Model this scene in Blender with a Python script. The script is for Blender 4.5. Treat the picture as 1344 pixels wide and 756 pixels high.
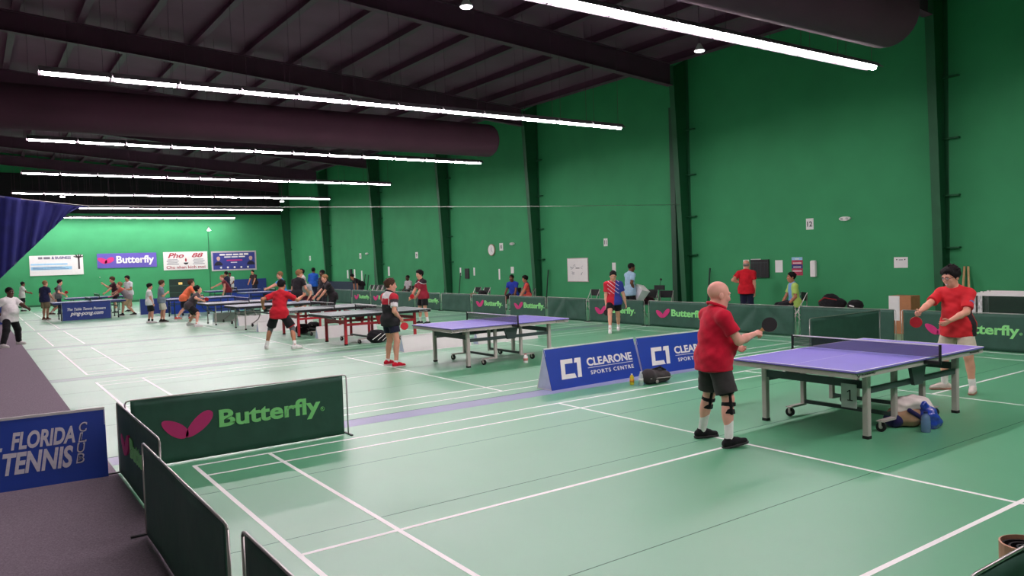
import bpy, bmesh, math, random
import numpy as np
from mathutils import Vector, Matrix

# ------------------------------------------------------------------ camera, world, exposure
scene = bpy.context.scene
for o in list(bpy.data.objects):
    bpy.data.objects.remove(o, do_unlink=True)
COL = scene.collection
IMW, IMH = 1344, 756
FPX, YAW, PITCH, ROLL = 1009.0, 0.6126, 0.0387, -0.0326
CPOS = np.array([-1.76, -8.205, 2.0])
_cy, _sy, _cp, _sp = math.cos(YAW), math.sin(YAW), math.cos(PITCH), math.sin(PITCH)
FWD = np.array([_sy * _cp, _cy * _cp, -_sp])
_rt = np.array([_cy, -_sy, 0.0])
_up = np.cross(_rt, FWD)
RGT = math.cos(ROLL) * _rt + math.sin(ROLL) * _up
UPV = math.cos(ROLL) * _up - math.sin(ROLL) * _rt
cam_d = bpy.data.cameras.new('camera')
cam = bpy.data.objects.new('camera', cam_d)
COL.objects.link(cam)
cam_d.sensor_fit = 'HORIZONTAL'
cam_d.sensor_width = 36.0
cam_d.lens = FPX / IMW * 36.0
cam_d.clip_end = 300
cam.matrix_world = Matrix(((RGT[0], UPV[0], -FWD[0], CPOS[0]), (RGT[1], UPV[1], -FWD[1], CPOS[1]),
                           (RGT[2], UPV[2], -FWD[2], CPOS[2]), (0, 0, 0, 1)))
scene.camera = cam
world = bpy.data.worlds.new('world')
scene.world = world
world.use_nodes = True
world.node_tree.nodes['Background'].inputs[0].default_value = (0.02, 0.02, 0.022, 1)
world.node_tree.nodes['Background'].inputs[1].default_value = 0.3
scene.view_settings.view_transform = 'Standard'
scene.view_settings.look = 'None'
scene.view_settings.gamma = 1
scene.view_settings.use_curve_mapping = False
scene.view_settings.exposure = 0.0
LAMP = 78.0            # radiance of the fluorescent strips

# ------------------------------------------------------------------ pixel helpers (directions only; depth comes from floor, wall or size)
def ray(u, v):
    return FWD + RGT * ((u - IMW / 2) / FPX) - UPV * ((v - IMH / 2) / FPX)
def floor_at(u, v, z=0.0):
    d = ray(u, v)
    return CPOS + d * ((z - CPOS[2]) / d[2])
def at_x(u, v, X):
    d = ray(u, v)
    return CPOS + d * ((X - CPOS[0]) / d[0])
def at_y(u, v, Y):
    d = ray(u, v)
    return CPOS + d * ((Y - CPOS[1]) / d[1])
FH = np.array([math.sin(YAW), math.cos(YAW), 0.0])
def near(u, v, base, delta=0.0):
    """point seen at (u,v) that lies delta metres beyond the spot 'base', measured along the view"""
    d = ray(u, v)
    t = ((np.array([base[0], base[1], 0]) - CPOS) @ FH + delta) / (d @ FH)
    return CPOS + d * t
def view_az(u):
    return 90 - math.degrees(YAW) - math.degrees(math.atan((u - IMW / 2) / FPX))

# ------------------------------------------------------------------ materials
def lin(c):
    return tuple(((x / 255) / 12.92 if x / 255 <= 0.04045 else ((x / 255 + 0.055) / 1.055) ** 2.4) for x in c)
_mats = {}
def mat(name, rgb, rough=0.6, metal=0.0, spec=0.5, var=0.08, scale=8.0, bump=0.0, bscale=60.0, emit=None, alpha=1.0, trans=0.0, rvar=0.0, stretch=None, sheen=0.0):
    """procedural material: base colour broken up by noise, optional fine bump"""
    if name in _mats:
        return _mats[name]
    m = bpy.data.materials.new(name)
    m.use_nodes = True
    nt = m.node_tree
    b = nt.nodes['Principled BSDF']
    c = lin(rgb)
    b.inputs['Roughness'].default_value = rough
    b.inputs['Metallic'].default_value = metal
    b.inputs['Specular IOR Level'].default_value = spec
    b.inputs['Alpha'].default_value = alpha
    b.inputs['Transmission Weight'].default_value = trans
    if sheen:
        b.inputs['Sheen Weight'].default_value = sheen
    tc = nt.nodes.new('ShaderNodeTexCoord')
    src = tc.outputs['Object']
    if stretch:
        mp = nt.nodes.new('ShaderNodeMapping')
        mp.inputs['Scale'].default_value = stretch
        nt.links.new(src, mp.inputs[0])
        src = mp.outputs[0]
    n = nt.nodes.new('ShaderNodeTexNoise')
    n.inputs['Scale'].default_value = scale
    n.inputs['Detail'].default_value = 4
    nt.links.new(src, n.inputs['Vector'])
    r = nt.nodes.new('ShaderNodeValToRGB')
    r.color_ramp.elements[0].position = 0.3
    r.color_ramp.elements[1].position = 0.7
    r.color_ramp.elements[0].color = tuple(x * (1 - var) for x in c) + (1,)
    r.color_ramp.elements[1].color = tuple(min(1, x * (1 + var)) for x in c) + (1,)
    nt.links.new(n.outputs['Fac'], r.inputs['Fac'])
    nt.links.new(r.outputs['Color'], b.inputs['Base Color'])
    if rvar:
        mr = nt.nodes.new('ShaderNodeMapRange')
        mr.inputs['To Min'].default_value = max(0, rough - rvar)
        mr.inputs['To Max'].default_value = min(1, rough + rvar)
        nt.links.new(n.outputs['Fac'], mr.inputs['Value'])
        nt.links.new(mr.outputs['Result'], b.inputs['Roughness'])
    if bump:
        n2 = nt.nodes.new('ShaderNodeTexNoise')
        n2.inputs['Scale'].default_value = bscale
        n2.inputs['Detail'].default_value = 3
        nt.links.new(src, n2.inputs['Vector'])
        bp = nt.nodes.new('ShaderNodeBump')
        bp.inputs['Strength'].default_value = bump
        bp.inputs['Distance'].default_value = 0.01
        nt.links.new(n2.outputs['Fac'], bp.inputs['Height'])
        nt.links.new(bp.outputs['Normal'], b.inputs['Normal'])
    if emit:
        b.inputs['Emission Color'].default_value = lin(emit[0]) + (1,)
        b.inputs['Emission Strength'].default_value = emit[1]
    _mats[name] = m
    return m
def attr_mat(name, rough=0.8, bump=0.25, bscale=25.0):
    """cloth whose dyed pattern is stored with the garment"""
    if name in _mats:
        return _mats[name]
    m = mat(name, (200, 200, 200), rough, bump=bump, bscale=bscale)
    nt = m.node_tree
    a = nt.nodes.new('ShaderNodeAttribute')
    a.attribute_name = 'Col'
    nt.links.new(a.outputs['Color'], nt.nodes['Principled BSDF'].inputs['Base Color'])
    return m
def fabric(rgb, name=None):
    return mat(name or 'fabric_%d_%d_%d' % tuple(rgb), rgb, 0.85, bump=0.35, bscale=22, var=0.10, scale=14, spec=0.2, sheen=0.1)

WALLG = mat('wall_green_paint', (64, 152, 100), 0.75, var=0.05, scale=1.2, spec=0.25, bump=0.05, bscale=9)
COLG = mat('column_green_paint', (26, 92, 56), 0.55, var=0.08, scale=3)
def floor_mat():
    m = mat('floor_green_mat', (84, 168, 120), 0.33, var=0.05, scale=0.5, spec=0.95, bump=0.04, bscale=260, stretch=(0.25, 1, 1))
    nt = m.node_tree
    b = nt.nodes['Principled BSDF']
    n = nt.nodes.new('ShaderNodeTexNoise')
    n.inputs['Scale'].default_value = 1.1
    n.inputs['Detail'].default_value = 5
    tc = nt.nodes.new('ShaderNodeTexCoord')
    nt.links.new(tc.outputs['Object'], n.inputs['Vector'])
    mr = nt.nodes.new('ShaderNodeMapRange')
    mr.inputs['To Min'].default_value = 0.36
    mr.inputs['To Max'].default_value = 0.50
    nt.links.new(n.outputs['Fac'], mr.inputs['Value'])
    nt.links.new(mr.outputs['Result'], b.inputs['Roughness'])
    b.inputs['Coat Weight'].default_value = 0.8
    b.inputs['Coat Roughness'].default_value = 0.46
    b.inputs['Coat IOR'].default_value = 1.7
    return m
FLOORM = floor_mat()
LINE = mat('white_line_paint', (253, 253, 248), 0.4, var=0.01, spec=0.9)
STRIP = mat('lilac_seam_strip', (138, 146, 176), 0.4, var=0.06, scale=2)
STRIP2 = mat('grey_seam_strip', (112, 150, 136), 0.4, var=0.06, scale=2, spec=0.9)
SEAM = mat('dark_mat_seam', (60, 100, 80), 0.6)
CARPET = mat('grey_carpet', (142, 130, 140), 0.95, var=0.22, scale=90, spec=0.1, bump=0.6, bscale=220)
ROOF = mat('dark_roof_panel', (130, 78, 106), 0.7, var=0.12, scale=0.8)
BEAM = mat('dark_steel_beam', (106, 58, 84), 0.5, var=0.08, scale=1.5)
DUCT = mat('black_duct_fabric', (84, 46, 64), 0.9, var=0.1, scale=1)
BACKW = mat('back_wall_green', (64, 152, 100), 0.8, var=0.05)
STEEL = mat('grey_painted_steel', (178, 172, 164), 0.4, var=0.04)
DARKST = mat('dark_grey_steel', (58, 72, 70), 0.45, metal=0.2, var=0.06)
CHROME = mat('bright_tube_steel', (170, 168, 162), 0.3, metal=0.8, var=0.04)
BLACK = mat('black_plastic', (20, 20, 22), 0.5, var=0.1)
RUBBER = mat('black_rubber', (16, 16, 17), 0.75, var=0.1)
WHITE = mat('white_plastic', (236, 234, 230), 0.5, var=0.02)
PAPER = mat('white_paper', (232, 232, 228), 0.8, var=0.02)
REDST = mat('red_painted_steel', (176, 28, 40), 0.4, var=0.05)
PURP = mat('purple_table_top', (134, 124, 212), 0.38, var=0.03, scale=3)
GREYTOP = mat('grey_green_table_top', (112, 128, 126), 0.45, var=0.04, scale=3)
SLATE = mat('slate_table_top', (120, 128, 140), 0.45, var=0.04, scale=3)
BLUETOP = mat('blue_table_top', (60, 76, 130), 0.45, var=0.04, scale=3)
CLOTHG = mat('dark_green_barrier_cloth', (52, 88, 74), 0.65, var=0.10, scale=5, bump=0.35, bscale=7, spec=0.3)
PINK = mat('magenta_print', (206, 44, 118), 0.6, var=0.03)
LIME = mat('light_green_print', (140, 224, 136), 0.6, var=0.03)
BLUEB = mat('royal_blue_board', (24, 62, 160), 0.45, var=0.04, scale=3)
NAVYB = mat('navy_board', (26, 44, 100), 0.5, var=0.05, scale=4)
CURT = mat('blue_curtain_cloth', (34, 36, 120), 0.75, var=0.12, scale=6, bump=0.2, bscale=20, sheen=0.2)
WOOD = mat('pale_wood', (196, 160, 110), 0.6, var=0.12, scale=12, stretch=(1, 1, 0.1))

# ------------------------------------------------------------------ mesh helpers
def link(name, me, m=None, parent=None, smooth=False):
    o = bpy.data.objects.new(name, me)
    COL.objects.link(o)
    if m is not None and len(me.materials) == 0:
        me.materials.append(m)
    if parent is not None:
        o.parent = parent
    if smooth:
        me.polygons.foreach_set('use_smooth', [True] * len(me.polygons))
    return o
def tag(o, label=None, cat=None, group=None, kind=None):
    if label: o['label'] = label
    if cat: o['category'] = cat
    if group: o['group'] = group
    if kind: o['kind'] = kind
    return o
def empty(name, loc=(0, 0, 0), rz=0.0, label=None, cat=None, group=None, kind=None):
    o = bpy.data.objects.new(name, None)
    COL.objects.link(o)
    o.empty_display_size = 0.1
    o.location = loc
    o.rotation_euler = (0, 0, rz)
    return tag(o, label, cat, group, kind)
def copy_tree(o, parent=None):
    c = o.copy()
    COL.objects.link(c)
    c.parent = parent
    for ch in o.children:
        copy_tree(ch, c)
    return c
class MB:
    """collects simple shapes that together make one part"""
    def __init__(self):
        self.v, self.f = [], []
    def add(self, vs, fs):
        n = len(self.v)
        self.v += [tuple(float(c) for c in x) for x in vs]
        self.f += [tuple(i + n for i in f) for f in fs]
        return self
    def box(self, a, b, ch=0.0):
        (x0, y0, z0), (x1, y1, z1) = a, b
        if ch <= 0:
            vs = [(x, y, z) for z in (z0, z1) for y in (y0, y1) for x in (x0, x1)]
            return self.add(vs, [(0, 2, 3, 1), (4, 5, 7, 6), (0, 1, 5, 4), (2, 6, 7, 3), (0, 4, 6, 2), (1, 3, 7, 5)])
        ring = [(x0 + ch, y0), (x1 - ch, y0), (x1, y0 + ch), (x1, y1 - ch), (x1 - ch, y1), (x0 + ch, y1), (x0, y1 - ch), (x0, y0 + ch)]
        vs = [(x, y, z0) for x, y in ring] + [(x, y, z1) for x, y in ring]
        fs = [tuple(range(7, -1, -1)), tuple(range(8, 16))] + [(i, (i + 1) % 8, 8 + (i + 1) % 8, 8 + i) for i in range(8)]
        return self.add(vs, fs)
    def prism(self, poly, z0, z1, axis='z'):
        """extrude a 2D outline; axis gives the extrusion direction"""
        n = len(poly)
        def P(a, b, c):
            return {'z': (a, b, c), 'y': (a, c, b), 'x': (c, a, b)}[axis]
        vs = [P(a, b, z0) for a, b in poly] + [P(a, b, z1) for a, b in poly]
        fs = [tuple(range(n - 1, -1, -1)), tuple(range(n, 2 * n))] + [(i, (i + 1) % n, n + (i + 1) % n, n + i) for i in range(n)]
        return self.add(vs, fs)
    def tube(self, pts, r, seg=8, cap=True):
        pts = [np.array(p, float) for p in pts]
        n = len(pts)
        rr = r if isinstance(r, (list, tuple)) else [r] * n
        vs, fs = [], []
        pn = None
        for i, p in enumerate(pts):
            t = pts[min(i + 1, n - 1)] - pts[max(i - 1, 0)]
            t = t / (np.linalg.norm(t) + 1e-9)
            if pn is None:
                h = np.array([0, 0, 1.0]) if abs(t[2]) < 0.9 else np.array([1.0, 0, 0])
                pn = np.cross(t, h)
            pn = pn - t * (pn @ t)
            pn /= np.linalg.norm(pn) + 1e-9
            bn = np.cross(t, pn)
            for k in range(seg):
                a = 2 * math.pi * k / seg
                vs.append(p + rr[i] * (math.cos(a) * pn + math.sin(a) * bn))
        for i in range(n - 1):
            for k in range(seg):
                a, b = i * seg + k, i * seg + (k + 1) % seg
                fs.append((a, b, b + seg, a + seg))
        if cap:
            fs.append(tuple(range(seg - 1, -1, -1)))
            fs.append(tuple((n - 1) * seg + k for k in range(seg)))
        return self.add(vs, fs)
    def lathe(self, prof, c=(0, 0, 0), seg=16):
        vs, fs = [], []
        n = len(prof)
        for r, z in prof:
            for k in range(seg):
                a = 2 * math.pi * k / seg
                vs.append((c[0] + r * math.cos(a), c[1] + r * math.sin(a), c[2] + z))
        for i in range(n - 1):
            for k in range(seg):
                a, b = i * seg + k, i * seg + (k + 1) % seg
                fs.append((a, b, b + seg, a + seg))
        fs.append(tuple(range(seg - 1, -1, -1)))
        fs.append(tuple((n - 1) * seg + k for k in range(seg)))
        return self.add(vs, fs)
    def disc(self, c, n, r, th, seg=24, ry=None):
        """thick disc (or oval) with centre c and normal n"""
        n = np.array(n, float); n /= np.linalg.norm(n)
        h = np.array([0, 0, 1.0]) if abs(n[2]) < 0.9 else np.array([1.0, 0, 0])
        a = np.cross(n, h); a /= np.linalg.norm(a)
        b = np.cross(n, a)
        c = np.array(c, float)
        ry = ry or r
        vs = [c + s * n * th / 2 + r * math.cos(2 * math.pi * k / seg) * a + ry * math.sin(2 * math.pi * k / seg) * b for s in (-1, 1) for k in range(seg)]
        fs = [tuple(range(seg - 1, -1, -1)), tuple(range(seg, 2 * seg))] + [(k, (k + 1) % seg, seg + (k + 1) % seg, seg + k) for k in range(seg)]
        return self.add(vs, fs)
    def mesh(self, name):
        me = bpy.data.meshes.new(name)
        me.from_pydata(self.v, [], self.f)
        bm = bmesh.new()
        bm.from_mesh(me)
        bmesh.ops.recalc_face_normals(bm, faces=bm.faces[:])
        bm.to_mesh(me)
        bm.free()
        return me
    def build(self, name, m, parent=None, smooth=False, bevel=0.0):
        o = link(name, self.mesh(name), m, parent, smooth)
        if bevel:
            bv = o.modifiers.new('bevel', 'BEVEL')
            bv.width = bevel
            bv.segments = 2
            bv.limit_method = 'ANGLE'
        return o
def structure(name, mb, m, parent=None):
    o = mb.build(name, m, parent)
    if parent is None:
        o['kind'] = 'structure'
    return o
_texts = {}
def text_mesh(s, bold=0.0, shear=0.0, depth=0.002, space=1.0):
    """lettering as a mesh, scaled to fill the unit box x 0..1, z 0..1, face towards -y"""
    key = (s, bold, shear, depth, space)
    if key in _texts:
        return _texts[key]
    cu = bpy.data.curves.new('lettering', 'FONT')
    cu.body = s
    cu.offset = bold
    cu.shear = shear
    cu.space_character = space
    cu.resolution_u = 4
    ob = bpy.data.objects.new('lettering_tmp', cu)
    COL.objects.link(ob)
    dg = bpy.context.evaluated_depsgraph_get()
    me = bpy.data.meshes.new_from_object(ob.evaluated_get(dg))
    bpy.data.objects.remove(ob, do_unlink=True)
    co = np.empty(len(me.vertices) * 3)
    me.vertices.foreach_get('co', co)
    co = co.reshape(-1, 3)
    mn, mx = co.min(0), co.max(0)
    asp = (mx[0] - mn[0]) / max(1e-6, mx[1] - mn[1])
    out = np.zeros_like(co)
    out[:, 0] = (co[:, 0] - mn[0]) / (mx[0] - mn[0])
    out[:, 2] = (co[:, 1] - mn[1]) / (mx[1] - mn[1])
    me.vertices.foreach_set('co', out.ravel())
    bm = bmesh.new()
    bm.from_mesh(me)
    ret = bmesh.ops.extrude_face_region(bm, geom=bm.faces[:])
    bmesh.ops.translate(bm, verts=[g for g in ret['geom'] if isinstance(g, bmesh.types.BMVert)], vec=(0, -1, 0))
    bmesh.ops.recalc_face_normals(bm, faces=bm.faces[:])
    bm.to_mesh(me)
    bm.free()
    _texts[key] = me
    return me
def text_part(s, m, parent, x, z, w, h, y=0.0, bold=0.0, shear=0.0, th=0.003, name='lettering', rot=None, space=1.0):
    """lettering spanning w by h with its lower left corner at (x, z) on the plane y (facing -y)"""
    me = text_mesh(s, bold, shear, space=space)
    if not me.materials:
        me.materials.append(m)
    elif me.materials[0] != m:
        me = me.copy(); me.materials[0] = m
    o = bpy.data.objects.new(name, me)
    COL.objects.link(o)
    o.parent = parent
    o.location = (x, y, z)
    o.scale = (w, th, h)
    if rot is not None:
        o.rotation_euler = rot
    return o

# ------------------------------------------------------------------ the hall
XW, YF, XL, YB = 16.8, 46.0, -5.5, -16.0
ZW = 7.15
def roof_z(x):            # underside of the roof sheets
    return 8.0 + (XW - x) * 0.07 if x > -4 else 8.0 + (XW + 4) * 0.07 - (-4 - x) * 0.07
floor = structure('floor', MB().box((XL, YB, -0.1), (XW, YF, 0.0)), FLOORM)
# court markings, seams and lilac strips between the courts
PITCHC, GAP = 7.45, 1.35
def rect(mb, x0, y0, x1, y1, z=0.0012, t=0.001):
    mb.box((x0, y0, z - t), (x1, y1, z))
for n in range(7):
    y1 = n * PITCHC
    y0 = y1 - 6.1
    mb = MB()
    L = 0.02
    for x in (0.0, 0.76, 4.72, 8.68, 12.64, 13.4):
        rect(mb, x - L, y0 - L, x + L, y1 + L)
    for y in (y0, y0 + 0.46, y1 - 0.46, y1):
        rect(mb, -L, y - L, 13.4 + L, y + L, 0.0016)
    for a, b in ((0, 4.72), (8.68, 13.4)):
        rect(mb, a, (y0 + y1) / 2 - L, b, (y0 + y1) / 2 + L, 0.0016)
    mb.build('court_lines', LINE, floor)
    if n < 6:
        g = MB(); rect(g, -0.66, y1 + 0.62, 13.9, y1 + 1.0, 0.0008); g.build('seam_strip', STRIP if n == 0 else STRIP2, floor)
        g = MB(); rect(g, -0.66, y1 + 1.0, 13.9, y1 + 1.02, 0.0012); g.build('mat_seam', SEAM, floor)
    g = MB()
    for y in (y0 + 1.6, y0 + 3.4, y0 + 5.0):
        rect(g, -0.66, y, 13.9, y + 0.008, 0.0006)
    g.build('mat_seam', SEAM, floor)
carpet = MB().box((XL + .01, YB + .01, 0.0), (-0.67, YF - .01, 0.006)).build('carpet', CARPET)
tag(carpet, 'dark grey carpet walkway running beside the green courts', 'carpet')
structure('wall_right', MB().box((XW, YB, -0.1), (XW + 0.2, YF + 0.2, 9.5)), WALLG)
structure('wall_far', MB().box((XL, YF, -0.1), (XW, YF + 0.2, 10)), WALLG)
structure('wall_left', MB().box((XL - 0.2, YB, -0.1), (XL, YF + 0.2, 10)), mat('pale_bounce_grey', (178, 180, 176), 0.8, var=0.04))  # unseen wall, set close and pale to bounce light onto faces turned left
structure('wall_back', MB().box((XL, YB - 0.2, -0.1), (XW + 0.2, YB, 10)), BACKW)
mb = MB()
for a, b in ((XL, -4.0), (-4.0, XW)):
    za, zb = roof_z(a), roof_z(b)
    mb.add([(a, YB, za), (b, YB, zb), (b, YF, zb), (a, YF, za), (a, YB, za + .1), (b, YB, zb + .1), (b, YF, zb + .1), (a, YF, za + .1)],
           [(0, 1, 2, 3), (4, 7, 6, 5), (0, 4, 5, 1), (1, 5, 6, 2), (2, 6, 7, 3), (3, 7, 4, 0)])
ceiling = structure('ceiling', mb, ROOF)
structure('trim_1', MB().box((XL + .01, YF - .03, 5.62), (XW - .01, YF - .001, 8.0)), mat('dark_upper_wall_band', (40, 28, 36), 0.9, var=0.1, scale=1))  # thin dark band across the upper part of the far wall
# baseboard along the far wall
structure('baseboard_far', MB().box((-0.6, YF - 0.03, 0), (XW, YF, 0.12)), COLG)
# purlins and roof sheets seams
pm = MB().box((-0.04, YB, -0.24), (0.04, YF, 0.0)).box((-0.14, YB, -0.24), (-0.04, YF, -0.22)).mesh('purlin')
pm.materials.append(BEAM)
x = XW - 0.7
while x > XL + 0.4:
    o = link('roof_purlin', pm)
    o.location = (x, 0, roof_z(x))
    tag(o, 'dark roof purlin running the length of the hall under the sheets', 'purlin', 'roof purlins')
    x -= 1.5
FRAMES = [-14.4, -7.35, 0.62, 8.4, 16.2, 23.2, 30.6, 38.0, 45.2]
for i, fy in enumerate(FRAMES):
    # tapered rigid frame: column on the right wall and sloping rafter
    c = empty('steel_column', (XW, fy, 0), 0, 'dark green tapered steel column standing against the right wall', 'column', 'steel wall columns')
    MB().add([(-.26, -.006, 0), (0, -.006, 0), (0, -.006, 8.0), (-.66, -.006, 7.7), (-.26, .006, 0), (0, .006, 0), (0, .006, 8.0), (-.66, .006, 7.7)],
             [(0, 1, 2, 3), (7, 6, 5, 4), (0, 4, 5, 1), (1, 5, 6, 2), (2, 6, 7, 3), (3, 7, 4, 0)]).build('web', COLG, c)
    MB().add([(-.28, -.1, 0), (-.28, .1, 0), (-.68, .1, 7.75), (-.68, -.1, 7.75), (-.26, -.1, 0), (-.26, .1, 0), (-.66, .1, 7.75), (-.66, -.1, 7.75)],
             [(0, 1, 2, 3), (7, 6, 5, 4), (0, 4, 5, 1), (1, 5, 6, 2), (2, 6, 7, 3), (3, 7, 4, 0)]).build('inner_flange', COLG, c)
    MB().box((-.012, -.1, 0), (0, .1, 8.0)).build('wall_flange', COLG, c)
    for z in (1.9, 3.1, 4.4, 5.8):
        MB().box((-.12, -.36, z), (-.02, .0, z + .035)).build('girt_bracket', COLG, c)
    if i in (3, 6):
        MB().box((-.22, .35, 0), (-.02, .55, 6.6)).build('downpipe', mat('dark_green_pipe', (18, 70, 44), 0.5), c)
    r = empty('steel_rafter', (0, fy, 0), 0, 'dark sloping steel rafter spanning the roof across the courts', 'rafter', 'steel roof rafters')
    mbw, mbf = MB(), MB()
    for a, b in ((XW - .7, -4.0), (-4.0, XL + .03)):
        for m_, y0, y1, d0, d1 in ((mbw, -.006, .006, -.9, -.24), (mbf, -.11, .11, -.92, -.9), (mbf, -.11, .11, -.26, -.24)):
            za, zb = roof_z(a), roof_z(b)
            if a > 0 and d0 < -.5:
                ka, kb = 1.0, .85
            elif d0 < -.5:
                ka, kb = .85, .85
            else:
                ka = kb = 1.0
            lo = (za + d0 * ka if d0 < -.5 else za + d0, zb + d0 * kb if d0 < -.5 else zb + d0)
            hi = (za + (d1 * ka if d1 < -.5 else d1), zb + (d1 * kb if d1 < -.5 else d1))
            m_.add([(a, y0, lo[0]), (b, y0, lo[1]), (b, y0, hi[1]), (a, y0, hi[0]), (a, y1, lo[0]), (b, y1, lo[1]), (b, y1, hi[1]), (a, y1, hi[0])],
                   [(0, 1, 2, 3), (7, 6, 5, 4), (0, 4, 5, 1), (1, 5, 6, 2), (2, 6, 7, 3), (3, 7, 4, 0)])
    mbw.build('web', BEAM, r)
    mbf.build('flange', BEAM, r)
    for k in range(5):
        xx = XW - 1.6 - k * 3.0
        MB().tube([(xx, 0.1, roof_z(xx) - .86), (xx, 0.7, roof_z(xx) - .24)], 0.018, 6).build('flange_brace', BEAM, r)
# black round air ducts with domed ends
for (ye, xe, zc, R_, lab) in ((-0.95, 11.5, 6.02, 0.56, 'big black round air duct with domed end hanging above the nearest courts'),
                              (12.0, 11.7, 5.70, 0.50, 'black round air duct with domed end hanging above the purple table court')):
    prof = [(R_ * math.cos(a), R_ * 0.55 * math.sin(a)) for a in np.linspace(0, math.pi / 2 * 0.98, 7)]
    mb = MB()
    prof = [(R_, -xe + XL + 0.3)] + prof
    mb.lathe(prof, (0, 0, 0), 28)
    o = mb.build('air_duct', DUCT, None, smooth=True)
    o.rotation_euler = (0, math.pi / 2, 0)
    o.location = (xe, ye, zc)
    tag(o, lab, 'duct')

# ------------------------------------------------------------------ fluorescent strips in rows
TUBE = mat('lit_fluorescent_diffuser', (255, 246, 250), 0.5, emit=((255, 238, 246), LAMP))
HOUSE = mat('white_fixture_housing', (120, 112, 118), 0.5)
NSEG = 12
def strip_light():
    r = empty('strip_light', (0, 0, 0), 0, 'slim lit fluorescent strip light hung end to end in a long row under the roof', 'light', 'fluorescent strip lights')
    MB().prism([(-.17, -.05), (-.066, .0), (.066, .0), (.17, -.05), (.175, -.046), (.05, .07), (-.05, .07), (-.175, -.046)], -.575, .575, 'x').build('housing', HOUSE, r)
    MB().prism([(-.062, -.002), (.062, -.002), (.05, -.056), (.022, -.074), (-.022, -.074), (-.05, -.056)], -.53, .53, 'x').build('diffuser', TUBE, r)
    for sx in (-.45, .45):
        o = MB().tube([(0, 0, 0), (0, 0, 1)], .004, 5).build('hanging_rod', BEAM, r)
        o.location = (sx, 0, .06)
    return r
proto_light = strip_light()
rows = [(-7.0, 13.3), (0.25, 13.25), (7.8, 13.45), (15.85, 13.95), (23.9, 14.2), (31.9, 14.5), (40.4, 14.75), (44.6, 12.9)]
firstlight = True
for ri, (ry, xr) in enumerate(rows):
    seg = 1.172 if ri < 3 else 1.195 if ri < 5 else 1.22
    for k in range(NSEG):
        o = proto_light if firstlight else copy_tree(proto_light)
        firstlight = False
        zr = 5.6 if ri < 7 else 5.33
        o.location = (xr - (k + 0.5) * seg, ry, zr)
        o.scale = (seg / 1.172, 1, 1)
        for ch in o.children:
            if ch.name.startswith('hanging_rod'):
                ch.scale = (1, 1, roof_z(o.location[0] + ch.location[0]) - zr - .06)

# ------------------------------------------------------------------ clip-on flood lamps
FLOOD = mat('lit_flood_lens', (255, 250, 250), 0.4, emit=((255, 250, 252), 14.0))
def flood(loc, label, tilt=0.0):
    r = empty('flood_lamp', loc, tilt, label, 'lamp', 'small flood lamps')
    prof = [(.03, .16), (.05, .12), (.12, .0), (.125, -.01)]
    MB().lathe(prof, (0, 0, 0), 16).build('reflector_shade', WHITE, r, smooth=True)
    MB().lathe([(.115, -.012), (.10, -.03), (.05, -.045)], (0, 0, 0), 16).build('lens', FLOOD, r)
    MB().tube([(0, 0, .15), (0, 0, .3), (0, 0, roof_z(loc[0]) - loc[2] - .01)] if loc[1] < 45 else [(0, 0, .15), (0, .1, .25), (0, .24, .25)], .012, 6).build('bracket', BEAM, r)
for u, v, Y, lab in ((612, 8, 4.0, 'small lit flood lamp clipped up under the roof beside the nearest light row'),
                     (918, 66, 4.0, 'small lit flood lamp hanging before the right wall near the nearest row'),
                     (82, 258, 33.5, 'small lit flood lamp hanging below the far light rows above blue curtain'),
                     (370, 264, 33.5, 'small lit flood lamp hanging below the far light rows near the columns')):
    flood(at_y(u, v, Y), lab)
q = at_y(274, 302, YF - 0.25)
flood(q, 'lit flood lamp on the far green wall above the framed banners')
w = MB().tube([(q[0], YF - 0.03, q[2]), (q[0], YF - 0.03, 0.2)], 0.02, 6).build('wall_conduit', COLG)
tag(w, 'thin conduit running down the far wall from the flood lamp', 'conduit')

# ------------------------------------------------------------------ draped blue curtain on its cable
cab = MB().tube([at_y(-60, 252, 8.4), at_y(113, 270, 8.4), at_y(376, 272, 8.4), at_y(700, 271, 8.4), np.array([XW - .3, 8.4, 3.5])], 0.006, 6).build('curtain_cable', CHROME)
tag(cab, 'thin taut cable stretched across the hall to the right wall', 'cable')
nx, nz = 60, 24
vs, fs = [], []
for i in range(nx + 1):
    a = i / nx
    x = -2.5 + a * 2.62
    zt = 3.24 + 0.19 * max(0, (0.12 - x) / 1.4) ** 1.3
    # lower edge sweeps down to the left where the curtain is tied back
    zb = 3.24 - (0.12 - x) * 0.96 - 0.02
    for j in range(nz + 1):
        b = j / nz
        z = zt * (1 - b) + min(zb, zt - 0.01) * b
        xs = x - 0.22 * b * a
        y = 8.4 + 0.05 * math.sin(a * 95 + b * 1.5) * (0.4 + 0.6 * b) + 0.03 * math.sin(a * 41 + 1)
        vs.append((xs, y, z))
for i in range(nx):
    for j in range(nz):
        k = i * (nz + 1) + j
        fs.append((k, k + 1, k + nz + 2, k + nz + 1))
o = MB().add(vs, fs).build('divider_curtain', CURT, None, smooth=True)
sd = o.modifiers.new('thick', 'SOLIDIFY'); sd.thickness = 0.008
tag(o, 'deep blue divider curtain gathered in folds and swept to one side', 'curtain')

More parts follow.
